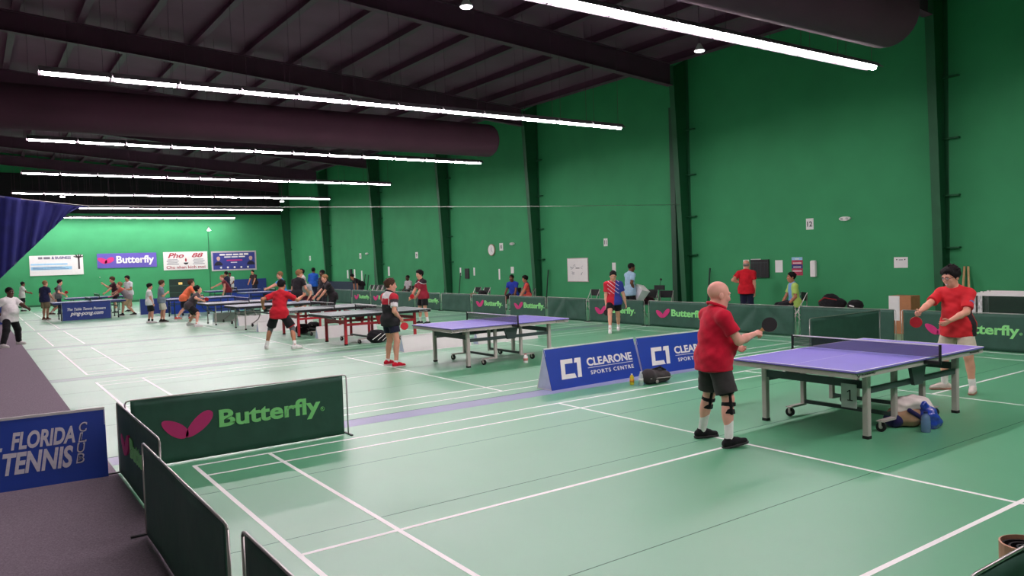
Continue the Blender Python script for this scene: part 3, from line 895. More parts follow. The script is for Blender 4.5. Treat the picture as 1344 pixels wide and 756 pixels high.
MB().prism([(-.075, -.22), (.075, -.22), (.075, .19), (.05, .22), (-.05, .22), (-.075, .19)], -.09, 0, 'y').build('cover', WHITE, r, bevel=.01)
r = wall_item('notice_sheet', 1182.5, 344.5, .34, .26, .006, PAPER, 'white landscape notice with black corners on the right wall', 'notice')
for s in (-1, 1):
    MB().box((s * .1 - .015, -.008, .06), (s * .1 + .015, -.006, .085)).build('corner_mark', BLACK, r)
MB().box((-.05, -.008, .055), (.05, -.006, .075)).build('small_print', GPR, r)
for u, v, w, h, lab in ((604.5, 356.5, .12, .36, 'white card left of the black scoreboard near the clock'), (622.5, 356.5, .12, .36, 'white card right of the black scoreboard near the clock'), (655.5, 360, .11, .46, 'tall white strip below sign 10'), (672.5, 354.5, .22, .28, 'white square notice below the clock light'),
                        (456.5, 360, .2, .5, 'white card left of the far black scoreboard'), (465.5, 359, .2, .5, 'white card right of the far black scoreboard'), (475, 362, .16, .6, 'tall white strip beside the far black scoreboard'), (510.5, 356, .22, .5, 'white card beside the column behind man with red shoulders'), (806, 354, .18, .5, 'white strip behind the head of the walking player')):
    wall_item('notice_card', u, v, w, h, .006, PAPER, lab, 'notice')
wall_item('small_scoreboard', 613.5, 359, .34, .46, .04, mat('black_slotted_board', (26, 26, 28), .5), 'small black scoreboard between two white cards below the clock', 'scoreboard')
wall_item('small_scoreboard', 461, 361, .3, .7, .04, mat('black_slotted_board', (26, 26, 28), .5), 'small black scoreboard far down the wall between white cards', 'scoreboard')
wall_item('paper_tag', 547, 359, .12, .12, .005, PAPER, 'tiny white tag above the hair of the player in maroon', 'notice')

# ------------------------------------------------------------------ smooth solid modelling for figures, clothes and bags
def V(*a): return np.array(a, float)
def unit(v):
    v = np.array(v, float)
    return v / (np.linalg.norm(v) + 1e-9)
class RC:
    """rounded cone from a to b; flat=(direction, factor) squashes it; cuts = [(point, normal)] removes what lies along the normal"""
    def __init__(self, a, b, ra, rb, k=.03, flat=None, cuts=(), wob=0.0):
        self.a, self.b, self.ra, self.rb, self.k, self.flat, self.cuts, self.wob = np.array(a, float), np.array(b, float), ra, rb, k, flat, cuts, wob
        r = max(ra, rb)
        self.lo, self.hi = np.minimum(self.a, self.b) - r, np.maximum(self.a, self.b) + r
    def ev(self, x, y, z):
        a, ba = self.a, self.b - self.a
        px, py, pz = x - a[0], y - a[1], z - a[2]
        sc = 1.0
        if self.flat is not None:
            n, f = self.flat
            t = (px * n[0] + py * n[1] + pz * n[2]) * (1 / f - 1)
            px, py, pz = px + n[0] * t, py + n[1] * t, pz + n[2] * t
            ba = ba + n * (ba @ n) * (1 / f - 1)
            sc = f ** .5
        h = np.clip((px * ba[0] + py * ba[1] + pz * ba[2]) / max(1e-9, ba @ ba), 0, 1)
        d = np.sqrt((px - ba[0] * h) ** 2 + (py - ba[1] * h) ** 2 + (pz - ba[2] * h) ** 2) - (self.ra + (self.rb - self.ra) * h)
        d = d * sc
        if self.wob:
            d = d + self.wob * (np.sin(x * 31 + z * 47 + y * 13) + np.sin(x * 17 - z * 71 + y * 53 + 1.3) * .7 + np.sin(z * 29 + y * 37 - x * 23) * .8)
        for c, n in self.cuts:
            d = np.maximum(d, (x - c[0]) * n[0] + (y - c[1]) * n[1] + (z - c[2]) * n[2])
        return d
class EL:
    """ellipsoid with axes given as rows of R"""
    def __init__(self, c, r, R=None, k=.03, cuts=(), wob=0.0):
        self.c, self.r, self.R, self.k, self.cuts, self.wob = np.array(c, float), np.array(r, float), np.eye(3) if R is None else np.array(R), k, cuts, wob
        m = self.r.max()
        self.lo, self.hi = self.c - m, self.c + m
    def ev(self, x, y, z):
        px, py, pz = x - self.c[0], y - self.c[1], z - self.c[2]
        q = [(px * self.R[i][0] + py * self.R[i][1] + pz * self.R[i][2]) / self.r[i] for i in range(3)]
        k0 = np.sqrt(q[0] ** 2 + q[1] ** 2 + q[2] ** 2)
        k1 = np.sqrt((q[0] / self.r[0]) ** 2 + (q[1] / self.r[1]) ** 2 + (q[2] / self.r[2]) ** 2)
        d = k0 * (k0 - 1) / (k1 + 1e-6)
        if self.wob:
            d = d + self.wob * (np.sin(x * 31 + z * 47 + y * 13) + np.sin(x * 17 - z * 71 + y * 53 + 1.3) * .7 + np.sin(z * 29 + y * 37 - x * 23) * .8)
        for c, n in self.cuts:
            d = np.maximum(d, (x - c[0]) * n[0] + (y - c[1]) * n[1] + (z - c[2]) * n[2])
        return d
def solid(name, prims, vox, colf=None):
    """one continuous surface around the blended shapes (surface nets on a grid)"""
    lo = np.min([p.lo for p in prims], 0) - 2.5 * vox
    hi = np.max([p.hi for p in prims], 0) + 2.5 * vox
    n = np.ceil((hi - lo) / vox).astype(int) + 1
    ax = [(lo[i] + vox * np.arange(n[i])).astype(np.float32) for i in range(3)]
    F = np.full(n, .1, np.float32)
    for p in prims:
        m = p.k + 2 * vox
        i0 = np.maximum(0, np.floor((p.lo - m - lo) / vox).astype(int))
        i1 = np.minimum(n, np.ceil((p.hi + m - lo) / vox).astype(int) + 1)
        sl = tuple(slice(i0[i], i1[i]) for i in range(3))
        d = p.ev(ax[0][sl[0]][:, None, None], ax[1][sl[1]][None, :, None], ax[2][sl[2]][None, None, :])
        f = F[sl]
        h = np.clip(.5 + .5 * (d - f) / p.k, 0, 1)
        F[sl] = d + (f - d) * h - p.k * h * (1 - h)
    S = F < 0
    cnt = sum(S[a:n[0] - 1 + a, b:n[1] - 1 + b, c:n[2] - 1 + c].astype(np.int8) for a in (0, 1) for b in (0, 1) for c in (0, 1))
    act = np.argwhere((cnt > 0) & (cnt < 8))
    idx = np.full(n - 1, -1, np.int32)
    idx[tuple(act.T)] = np.arange(len(act))
    acc = np.zeros((len(act), 3)); wsum = np.zeros(len(act))
    corners = [(a, b, c) for a in (0, 1) for b in (0, 1) for c in (0, 1)]
    vals = {c: F[act[:, 0] + c[0], act[:, 1] + c[1], act[:, 2] + c[2]] for c in corners}
    for c in corners:
        for e in range(3):
            if c[e] == 0:
                c2 = list(c); c2[e] = 1; c2 = tuple(c2)
                v0, v1 = vals[c], vals[c2]
                x = (v0 < 0) != (v1 < 0)
                t = np.where(x, v0 / np.where(x, v0 - v1, 1), 0)
                pt = np.array(c, float)[None, :].repeat(len(act), 0)
                pt[:, e] += t
                acc += pt * x[:, None]; wsum += x
    P = lo + vox * (act + acc / wsum[:, None])
    quads = []
    for e in range(3):
        o1, o2 = [(1, 2), (2, 0), (0, 1)][e]
        s0 = [slice(None)] * 3; s1 = [slice(None)] * 3
        s0[e] = slice(0, n[e] - 1); s1[e] = slice(1, n[e])
        A, B = S[tuple(s0)], S[tuple(s1)]
        ed = np.argwhere(A != B)
        ed = ed[(ed[:, o1] > 0) & (ed[:, o2] > 0) & (ed[:, o1] < n[o1] - 1) & (ed[:, o2] < n[o2] - 1)]
        fl = A[tuple(ed.T)]
        q = []
        for d1, d2 in ((-1, -1), (0, -1), (0, 0), (-1, 0)):
            c = ed.copy(); c[:, o1] += d1; c[:, o2] += d2
            q.append(idx[tuple(c.T)])
        q = np.stack(q, 1)
        q[~fl] = q[~fl][:, ::-1]
        quads.append(q)
    Q = np.concatenate(quads)
    me = bpy.data.meshes.new(name)
    me.vertices.add(len(P)); me.vertices.foreach_set('co', P.astype(np.float32).ravel())
    me.loops.add(Q.size); me.loops.foreach_set('vertex_index', Q.ravel().astype(np.int32))
    me.polygons.add(len(Q)); me.polygons.foreach_set('loop_start', (np.arange(len(Q)) * 4).astype(np.int32))
    me.polygons.foreach_set('use_smooth', np.ones(len(Q), bool))
    me.update(calc_edges=True)
    if colf is not None:
        C = np.ones((len(P), 4), np.float32); C[:, :3] = colf(P)
        at = me.attributes.new('Col', 'FLOAT_COLOR', 'POINT')
        at.data.foreach_set('color', C.ravel())
    return me

# ------------------------------------------------------------------ figures
SKIN = {'fair': mat('fair_skin', (222, 160, 134), .55, var=.06, scale=12, spec=.35), 'pale': mat('pale_pink_skin', (232, 168, 150), .5, var=.06, scale=12, spec=.35),
        'tan': mat('tan_skin', (188, 126, 96), .55, var=.06, scale=12, spec=.35), 'brown': mat('brown_skin', (124, 78, 58), .55, var=.06, scale=12, spec=.35),
        'dark': mat('dark_skin', (84, 54, 42), .5, var=.06, scale=12, spec=.35)}
HAIRC = {'black': mat('black_hair', (24, 20, 20), .75, spec=.2, var=.2, scale=60, bump=.5, bscale=90), 'brown': mat('brown_hair', (74, 50, 36), .75, spec=.2, var=.2, scale=60, bump=.5, bscale=90),
         'light': mat('light_brown_hair', (140, 104, 70), .75, spec=.2, var=.2, scale=60, bump=.5, bscale=90), 'grey': mat('grey_hair', (150, 144, 140), .75, spec=.2, var=.15, scale=60, bump=.5, bscale=90)}
LIP = mat('lip_tone', (150, 70, 70), .5); EYEW = mat('eye_white', (225, 220, 215), .3); EYED = mat('dark_iris', (30, 22, 20), .3); BROW = mat('dark_brow', (50, 38, 32), .8)
def ik(a, t, l1, l2, pole):
    d = t - a
    L = np.linalg.norm(d)
    L2 = min(max(L, abs(l1 - l2) + .02), (l1 + l2) * .998)
    u = d / (L + 1e-9)
    t = a + u * L2
    x = (l1 * l1 - l2 * l2 + L2 * L2) / (2 * L2)
    h = math.sqrt(max(0, l1 * l1 - x * x))
    p = np.array(pole, float)
    p = unit(p - u * (p @ u))
    return a + u * x + p * h, t
def rotv(v, axis, ang):
    axis = unit(axis)
    c, s = math.cos(ang), math.sin(ang)
    return v * c + np.cross(axis, v) * s + axis * (axis @ v) * (1 - c)
def hand_shapes(W, d, nrm, side, s, curl, fine):
    """palm, four unequal bent fingers and a thumb leaving the side of the palm"""
    d = unit(d); nrm = unit(nrm - d * (nrm @ d)); ac = unit(np.cross(d, nrm)) * side     # ac points to the thumb side
    rf = .0088 * s if fine else .0105 * s
    out = [RC(W + d * .02 * s, W + d * .078 * s, .034 * s, .04 * s, .012, (nrm, .42))]
    cs = {'open': (.15, .2, .15), 'relaxed': (.42, .5, .35), 'grip': (1.15, 1.35, .9)}[curl]
    for off, L in ((.030, .068), (.010, .078), (-.010, .072), (-.029, .056)):
        p = W + d * .080 * s + ac * off * s
        dd = d
        for fr, an, rr in ((.45, cs[0], 1.0), (.31, cs[1], .92), (.24, cs[2], .82)):
            dd = rotv(dd, np.cross(dd, nrm), an)
            q = p + dd * L * fr * s
            out.append(RC(p, q, rf * rr, rf * rr * .94, .005))
            p = q
    p = W + d * .028 * s + ac * .030 * s
    q = p + unit(d * .75 + ac * .75 + nrm * .35) * .036 * s
    out.append(RC(p, q, .012 * s, .0105 * s, .008))
    out.append(RC(q, q + unit(d * .9 + ac * (.1 if curl != 'grip' else -.5) + nrm * .5) * .032 * s, .0102 * s, .0088 * s, .005))
    return out
PADR = mat('red_paddle_rubber', (206, 30, 46), .6); PADB = mat('black_paddle_rubber', (26, 24, 28), .6); PADW = mat('paddle_plywood', (176, 132, 84), .6)
def paddle(C, axis, nrm, label, front=PADR, back=PADB):
    """C is the grip centre in the hall; the blade lies along axis and faces nrm"""
    ax = unit(axis); nr = unit(np.array(nrm, float) - ax * (np.array(nrm, float) @ ax)); sd = np.cross(nr, ax)
    r = empty('table_tennis_paddle', (0, 0, 0), 0, label, 'paddle', 'paddles in hand')
    r.matrix_world = Matrix(((sd[0], ax[0], nr[0], C[0]), (sd[1], ax[1], nr[1], C[1]), (sd[2], ax[2], nr[2], C[2]), (0, 0, 0, 1)))
    out = [(.075 * math.sin(t), .125 - .0785 * math.cos(t)) for t in np.linspace(.30, 2 * math.pi - .30, 30)]
    MB().prism([(-.014, .03)] + [(-x, y) for x, y in out] + [(.014, .03)], -.003, .003, 'z').build('blade', PADW, r)
    MB().prism([(-x, y) for x, y in out], .003, .0055, 'z').build('rubber_sheet', front, r)
    MB().prism([(-x, y) for x, y in out], -.0055, -.003, 'z').build('rubber_sheet', back, r)
    MB().prism([(-.016, -.055), (.016, -.055), (.013, .04), (-.013, .04)], -.011, .011, 'z').build('handle', PADW, r)
    return r

def person(label, foot=None, H=1.75, az=0.0, head=None, w=1.0, belly=0.0, skin='fair', lean=4, side=0, twist=0, hips=None, drop=0.0, po=(0, 0),
           fL=None, fR=None, fyL=0, fyR=0, liftL=0, liftR=0, pitchL=0, pitchR=0, hL=None, hR=None, cL='relaxed', cR='relaxed', eL=None, eR=None, pnL=None, pnR=None,
           hy=0, hp=8, shirt=None, sleeve=.62, hem=.10, collar=False, colf=None, bottom=(30, 30, 36), blen=.85, bfit=.02, sock=(235, 232, 228), sockh=.16, shoe=(40, 40, 44), sole=(225, 222, 216),
           hair='black', hairstyle='short', vox=.012, fine=False, hs=1.08, nk_r=1.0, nkl=.062, extra=None, name='person', seat=None, visor=None, at=None):
    s = H / 1.75
    base = floor_at(*foot) if foot is not None else floor_at(head[0], head[1], H) if head is not None else np.zeros(3)
    if isinstance(seat, (tuple, list)):
        base = np.array([seat[0], seat[1], 0])
    if at is not None:
        base = np.array([at[0], at[1], 0.0])
    base[2] = 0
    rz = math.radians(az - 90)
    root = empty(name, (base[0], base[1], .0065 if base[0] < -.67 else 0), rz, label, 'person')
    cz, sz = math.cos(-rz), math.sin(-rz)
    def loc(Pw):
        q = np.array(Pw, float) - base
        return V(q[0] * cz - q[1] * sz, q[0] * sz + q[1] * cz, q[2])
    def wor(q):
        return V(base[0] + q[0] * cz + q[1] * sz, base[1] - q[0] * sz + q[1] * cz, q[2])
    def tgt(h):
        """('px',u,v,delta) seen at a pixel delta metres beyond the figure, or local metres"""
        if h is None: return None
        if h[0] == 'px': return loc(near(h[1], h[2], base, h[3]))
        return np.array(h, float) * s
    def ft(f, d):
        if f is None: return V(d, 0, 0)
        if f[0] == 'px': return loc(floor_at(f[1], f[2])) 
        return np.array(list(f) + [0] * (3 - len(f)), float) * s
    fl, fr = ft(fL, -.10 * s), ft(fR, .10 * s)
    ah = .085 * s
    aL, aR = fl + V(0, 0, ah + liftL), fr + V(0, 0, ah + liftR)
    th, sh_ = .43 * s, .42 * s
    pc = V((fl[0] + fr[0]) / 2 + po[0] * s, (fl[1] + fr[1]) / 2 + po[1] * s, 0)
    hw = .088 * s
    if seat is not None:
        pc = V(po[0] * s, po[1] * s, 0); pz = .485 + .09 * s
    elif hips is not None:
        pz = hips * s
    else:
        pz = 9
        for a, sx in ((aL, -hw), (aR, hw)):
            d2 = (a[0] - pc[0] - sx) ** 2 + (a[1] - pc[1]) ** 2
            pz = min(pz, a[2] + math.sqrt(max(.1, ((th + sh_) * .992) ** 2 - d2)))
        pz -= drop * s
    P = pc + V(0, 0, pz)
    hipL, hipR = P + V(-hw, 0, 0), P + V(hw, 0, 0)
    def yv(deg): return V(-math.sin(math.radians(deg)), math.cos(math.radians(deg)), 0)
    kL, aL = ik(hipL, aL, th, sh_, yv(fyL) + V(-.12, 0, 0))
    kR, aR = ik(hipR, aR, th, sh_, yv(fyR) + V(.12, 0, 0))
    tw = math.radians(twist)
    ftv = V(-math.sin(tw), math.cos(tw), 0); rtv = V(math.cos(tw), math.sin(tw), 0)
    u = unit(ftv * math.tan(math.radians(lean)) + rtv * math.tan(math.radians(side)) + V(0, 0, 1))
    fv = unit(ftv - u * (ftv @ u)); rv = np.cross(fv, u)
    N = P + u * .50 * s
    shw = .182 * s * (1 + (w - 1) * .6)
    sL, sR = N - u * .055 * s - rv * shw, N - u * .055 * s + rv * shw
    def arm(S, h, e, sx):
        t = tgt(h)
        if t is None: t = S + V(sx * .09 * s * w, .07 * s, -.52 * s)
        pole = np.array(e, float) if e is not None else rv * sx * .6 - fv * .8 - V(0, 0, .4)
        return ik(S, t, .285 * s, .255 * s, pole)
    eLp, wL = arm(sL, hL, eL, -1)
    eRp, wR = arm(sR, hR, eR, 1)
    # head frame
    hyr = tw + math.radians(hy)
    hf0 = V(-math.sin(hyr), math.cos(hyr), 0)
    hpr = math.radians(hp)
    hf = unit(hf0 * math.cos(hpr) - V(0, 0, 1) * math.sin(hpr)); hr = unit(np.cross(hf0, V(0, 0, 1))); hu = np.cross(hr, hf)
    nk = N + unit(u * .6 + V(0, 0, .5) + hf0 * .18) * nkl * s
    sh = s * hs
    HC = nk + unit(hu + V(0, 0, .3)) * .113 * sh + hf * .018 * s
    def hd(x, y, z): return HC + (hr * x + hf * y + hu * z) * sh
    R3 = [hr, hf, hu]
    fat = 1 + (w - 1) * .45
    def torso(o, kk=.05, wob=0):
        T = [RC(hipL * .62 + hipR * .38, hipR * .62 + hipL * .38, .118 * s * w + o, .118 * s * w + o, kk, (V(0, 1, 0), .88), wob=wob),
             RC(P + u * .05 * s, P + u * .26 * s, .128 * s * w + o, .132 * s * w + o, kk, (fv, .80), wob=wob),
             RC(P + u * .25 * s - rv * .03 * s, P + u * .40 * s, .146 * s * fat + o, .13 * s * fat + o, kk, (fv, .74), wob=wob),
             RC(P + u * .36 * s - rv * .055 * s, P + u * .36 * s + rv * .055 * s, .115 * s + o, .115 * s + o, kk, (fv, .82), wob=wob),
             RC(sL, sR, .058 * s + o, .058 * s + o, kk, wob=wob),
             RC(N + u * .03 * s, sL, .05 * s + o * .7, .052 * s + o, .04), RC(N + u * .03 * s, sR, .05 * s + o * .7, .052 * s + o, .04)]
        if belly:
            T.append(EL(P + u * .15 * s + fv * .055 * s * (1 + belly), V(.135 * w, .10 + .05 * belly, .16) * s + o, [rv, fv, u], .06, wob=wob))
        return T
    # ---- body: one continuous surface
    B = torso(0)
    B += [RC(N - u * .02 * s, nk + u * .03 * s, .058 * s * nk_r, .053 * s * nk_r, .03)]
    ar = 1 + (w - 1) * .5
    for S, E_, W_, sx, cu, h, pn in ((sL, eLp, wL, -1, cL, hL, pnL), (sR, eRp, wR, 1, cR, hR, pnR)):
        B += [RC(S, E_, .052 * s * ar, .042 * s * ar, .03), RC(E_, E_ * .6 + W_ * .4, .043 * s * ar, .041 * s * ar, .02), RC(E_ * .6 + W_ * .4, W_, .041 * s * ar, .027 * s, .02)]
        d = unit(W_ - E_)
        n0 = np.array(pn, float) if pn is not None else (-rv * sx + fv * .35)
        B += hand_shapes(W_, d, n0, (1 if np.cross(d, unit(n0 - d * (n0 @ d))) @ (fv + V(0, 0, .6)) > 0 else -1), s, cu, fine)
    lr = 1 + (w - 1) * .5
    for Hp, K, A in ((hipL, kL, aL), (hipR, kR, aR)):
        B += [RC(Hp, K, .088 * s * lr, .057 * s * lr, .04), RC(K, A, .054 * s * lr, .038 * s, .025)]
        dk = unit(A - K)
        back = -yv(0); back = unit(back - dk * (back @ dk))
        B.append(EL(K + (A - K) * .32 + back * .018 * s, V(.05, .05, .12) * s * lr, [unit(np.cross(back, dk)), back, dk], .03))
    for A, fy, pt in ((aL, fyL, pitchL), (aR, fyR, pitchR)):
        fd = yv(fy) * math.cos(math.radians(pt)) + V(0, 0, math.sin(math.radians(pt)))
        B.append(RC(A + V(0, 0, -.03 * s), A + fd * .13 * s + V(0, 0, -.05 * s), .036 * s, .026 * s, .02))
    B += [EL(hd(0, -.012, .032), V(.078, .098, .088) * sh, R3, .03), EL(hd(0, .028, -.036), V(.062, .068, .080) * sh, R3, .03), EL(hd(0, .064, -.090), V(.032, .026, .026) * sh, R3, .025), EL(hd(0, .012, -.068), V(.060, .058, .050) * sh, R3, .03),
          RC(hd(0, .090, .012), hd(0, .104, -.028), .010 * sh, .014 * sh, .012), EL(hd(-.080, -.008, -.012), V(.010, .020, .031) * sh, R3, .006), EL(hd(.080, -.008, -.012), V(.010, .020, .031) * sh, R3, .006),
          RC(hd(-.045, .078, .026), hd(.045, .078, .026), .012 * sh, .012 * sh, .015), RC(hd(-.04, .068, -.02), hd(-.03, .07, -.03), .022 * sh, .02 * sh, .02), RC(hd(.04, .068, -.02), hd(.03, .07, -.03), .022 * sh, .02 * sh, .02)]
    if w > 1.1:
        B.append(EL(hd(0, .03, -.10), V(.062, .05, .045) * sh, R3, .03))
    bo = link('body', solid('body', B, vox), SKIN[skin], root)
    # ---- face parts
    if vox < .0135:
        for sx in (-1, 1):
            ey = MB().disc(hd(sx * .031, .0895, .006), hf + hr * sx * .25, .0135 * sh, .008 * sh, 12, .0085 * sh).build('eye', EYEW, bo)
            MB().disc(hd(sx * .031, .0925, .006), hf + hr * sx * .25, .0065 * s, .008 * s, 10).build('iris', EYED, bo)
            MB().tube([hd(sx * .014, .098, .026), hd(sx * .032, .097, .031), hd(sx * .05, .086, .026)], .0045 * s, 6).build('eyebrow', HAIRC.get(hair, BROW) if hair in HAIRC else BROW, bo)
        MB().tube([hd(-.026, .083, -.063), hd(-.012, .092, -.067), hd(.012, .092, -.067), hd(.026, .083, -.063)], [.003 * s, .0065 * s, .0065 * s, .003 * s], 6).build('mouth', LIP, bo)
    # ---- hair
    if hairstyle != 'bald':
        hv = max(.007, vox * .7)
        tk = {'short': .008, 'thick': .016, 'crop': .004}.get(hairstyle, .008)
        cn = unit(hf * .80 - hu * .55)
        HS = [EL(hd(0, -.016, .036), (V(.080, .100, .090) + tk) * sh, R3, .01, [(hd(0, .062, .052), cn), (hd(0, -.02, -.055), -hu)], wob=.0022 if hairstyle != 'crop' else 0)]
        if hairstyle in ('thick', 'short'):
            hg = np.random.RandomState(int(abs(base[0] * 100 + base[1] * 37)) % 9999)
            for q in range(46 if hairstyle == 'thick' else 24):
                th_, ph_ = hg.uniform(0, 2 * math.pi), hg.uniform(.0, 1.25)
                dv = V(math.sin(ph_) * math.cos(th_), math.sin(ph_) * math.sin(th_), math.cos(ph_))
                if dv[1] > .75: continue
                c0 = V(0, -.016, .036) + dv * (V(.080, .100, .090) + tk * .6)
                tg = unit(np.cross(np.cross(dv, V(.25, .3 if dv[1] > 0 else -.6, -.5)), dv) + .2 * hg.randn(3))
                HS.append(RC(hd(*c0), hd(*(c0 + tg * .03 + dv * .006)), .013 * sh, .006 * sh, .008))
        if hairstyle == 'thick':
            for q in range(9):
                x_ = -.062 + q * .0155
                HS.append(RC(hd(x_, .062, .090), hd(x_ + .010, .092 - abs(x_) * .35, .066 + .008 * math.sin(q * 2.3)), .014 * sh, .007 * sh, .01))
            HS.append(EL(hd(.0, .035, .098), V(.07, .06, .035) * sh, R3, .02, wob=.0015))
        link('hair', solid('hair', HS, hv), HAIRC[hair], root)
    elif hair in HAIRC:
        HS = [EL(hd(0, -.022, .005), V(.0815, .0925, .062) * sh, R3, .01, [(hd(0, -.01, .03), hf), (hd(0, 0, .03), hu), (hd(0, 0, -.045), -hu)])]
        link('hair_fringe', solid('hair_fringe', HS, .007), HAIRC[hair], root)
    if visor:
        MB().prism([(.07 * math.cos(t), .09 * math.sin(t)) for t in np.linspace(0, math.pi, 12)], -.004, .004, 'z').build('cap_visor', fabric(visor), root).matrix_local = Matrix(((hr[0], hf[0], hu[0], hd(0, .05, .07)[0]), (hr[1], hf[1], hu[1], hd(0, .05, .07)[1]), (hr[2], hf[2], hu[2], hd(0, .05, .07)[2]), (0, 0, 0, 1)))
    # ---- shirt
    if shirt is not None:
        o = .016 * s
        hemz = P - u * hem * s
        G = torso(o, .05, .0026 if fine else .0016)
        for g in G[:3] + G[7:]:
            g.cuts = [(hemz, -V(0, 0, 1) * .9 - u * .1)]
        G.append(RC(P - V(0, 0, .16 * s), P + u * .2 * s, .135 * s * w + o, .138 * s * w + o, .05, (fv, .86), [(hemz, -V(0, 0, 1))], .0016))
        G.append(RC(hipL + u * .01 * s, hipR + u * .01 * s, .112 * s * lr + o + .010, .112 * s * lr + o + .010, .05, (V(0, 1, 0), .98), [(hemz, -V(0, 0, 1))], .0016))
        G.append(RC(P - V(0, 0, .12 * s) - rv * .06 * s, P - V(0, 0, .12 * s) + rv * .06 * s, .122 * s * lr + o, .122 * s * lr + o, .06, (fv, .95), [(hemz, -V(0, 0, 1))], .0016))
        for hp_ in (hipL, hipR):
            G.append(RC(hp_ + V(0, 0, .02 * s), hp_ - V(0, 0, .34 * s), .106 * s * lr + o + .004, .112 * s * lr + o + .006, .06, None, [(hemz, -V(0, 0, 1))], .0018))
        G.append(RC(P + V(0, 0, .02 * s), P - V(0, 0, .34 * s), .118 * s * w + o, .122 * s * w + o, .06, (V(0, 1, 0), .98), [(hemz, -V(0, 0, 1))], .0018))
        nc = [(N + u * .035 * s + fv * .02 * s, unit(u * .85 + fv * .5))]
        for g in G[3:7]:
            g.cuts = nc
        for S, E_, W_ in ((sL, eLp, wL), (sR, eRp, wR)):
            d = unit(E_ - S)
            L = np.linalg.norm(E_ - S)
            if sleeve <= 1:
                end = S + d * L * sleeve
                G.append(RC(S, S + d * L * (sleeve + .12), .062 * s * ar + .006, .066 * s * ar + .008, .035, None, [(end, d)], .0012))
            else:
                G.append(RC(S, E_, .06 * s * ar, .055 * s * ar, .03)); d2 = unit(W_ - E_); G.append(RC(E_, W_, .054 * s * ar, .04 * s, .02, None, [(W_, d2)]))
        me = solid('shirt', G, vox, None if colf is None else (lambda Q: colf(Q, dict(P=P, u=u, f=fv, r=rv, s=s, N=N, sL=sL, sR=sR, eL=eLp, eR=eRp))))
        so = link('shirt', me, attr_mat('patterned_sports_cloth') if colf is not None else fabric(shirt), root)
        if collar:
            cp = [N + u * .062 * s + (rv * math.cos(t) * .078 * nk_r + fv * (math.sin(t) * .070 * nk_r + .012) - u * (.03 * math.sin(t))) * s for t in np.linspace(-math.pi * .5 + .0, math.pi * 1.5, 22)]
            MB().tube(cp, .017 * s, 8, False).build('collar', fabric(shirt if colf is None else collar if isinstance(collar, tuple) else shirt), so, True)
    # ---- shorts or trousers
    wst = P + u * .10 * s
    hipc = []
    G = [RC(hipL * .62 + hipR * .38, hipR * .62 + hipL * .38, .122 * s * w + .012, .122 * s * w + .012, .04, (V(0, 1, 0), .9), wob=.0012),
         RC(P, P + u * .09 * s, .126 * s * w + .006, .126 * s * w + .004, .04, (fv, .84), [(wst, u)])]
    for Hp, K, A in ((hipL, kL, aL), (hipR, kR, aR)):
        d = unit(K - Hp); L = np.linalg.norm(K - Hp)
        if blen <= 1.15:
            e = Hp + d * L * blen
            G.append(RC(Hp, Hp + d * L * (blen + .1), .094 * s * lr + .01, .072 * s * lr + bfit * 1.3, .03, None, [(e, d)], .0014))
        else:
            d2 = unit(A - K)
            G += [RC(Hp, K, .094 * s * lr + .008, .066 * s * lr + bfit * .8, .035, wob=.0014), RC(K, A, .066 * s * lr + bfit * .8, .052 * s + bfit, .03, None, [(A - d2 * .015, d2)], .0016)]
    link('shorts' if blen <= 1.15 else 'trousers', solid('shorts', G, vox), fabric(bottom), root)
    # ---- socks and shoes
    for K, A, fy, pt, nm in ((kL, aL, fyL, pitchL, 'L'), (kR, aR, fyR, pitchR, 'R')):
        d = unit(K - A)
        if sock is not None and blen <= 1.15:
            top = A + d * sockh * s
            link('sock', solid('sock', [RC(A - V(0, 0, .02 * s), top + d * .03, .042 * s, .047 * s * lr, .02, None, [(top, d)])], min(vox, .009)), fabric(sock), root)
        f0 = yv(fy); sn = unit(np.cross(f0, V(0, 0, 1)))
        cp_, sp_ = math.cos(math.radians(pt)), math.sin(math.radians(pt))
        fd = f0 * cp_ + V(0, 0, sp_); up = V(0, 0, cp_) - f0 * sp_
        g0 = A - up * ah                    # ground point under the ankle
        def S(a, b, c=0): return g0 + (fd * a + up * b + sn * c) * s
        cut = [(g0 + up * .014 * s, -up)]
        sv = min(vox, .009)
        G = [RC(S(-.045, .05), S(.04, .055), .042 * s, .044 * s, .02, None, cut), RC(S(.04, .05), S(.165, .034), .046 * s, .034 * s, .02, (up, .9), cut), RC(S(-.012, .07), S(-.008, .098), .043 * s, .041 * s, .015, None, [(S(0, .105), up)]), RC(S(.03, .075), S(.09, .06), .03 * s, .03 * s, .02, None, cut)]
        so = link('shoe', solid('shoe', G, sv), fabric(shoe), root)
        link('sole', solid('sole', [RC(S(-.045, .02), S(.05, .02), .047 * s, .048 * s, .01, None, [(S(0, .024), up), (g0, -up)]), RC(S(.05, .02), S(.168, .02), .048 * s, .040 * s, .01, None, [(S(0, .024), up), (g0, -up)])], min(vox, .008)), mat('sole_%d_%d_%d' % tuple(sole), sole, .6), so)
        if fine:
            for q in range(3):
                MB().tube([S(.045 + q * .024, .094 - q * .010, -.022), S(.05 + q * .024, .099 - q * .010, 0), S(.045 + q * .024, .094 - q * .010, .022)], .0035 * s, 5).build('lace', fabric((60, 60, 62) if shoe[0] < 120 else (240, 240, 240)), so)
    J = dict(root=root, P=P, N=N, kL=kL, kR=kR, aL=aL, aR=aR, wL=wL, wR=wR, eL=eLp, eR=eRp, hd=hd, hf=hf, hu=hu, hr=hr, u=u, f=fv, r=rv, s=s, wor=wor, loc=loc, base=base, hipL=hipL, hipR=hipR, vox=vox, body=bo, lr=lr)
    return J
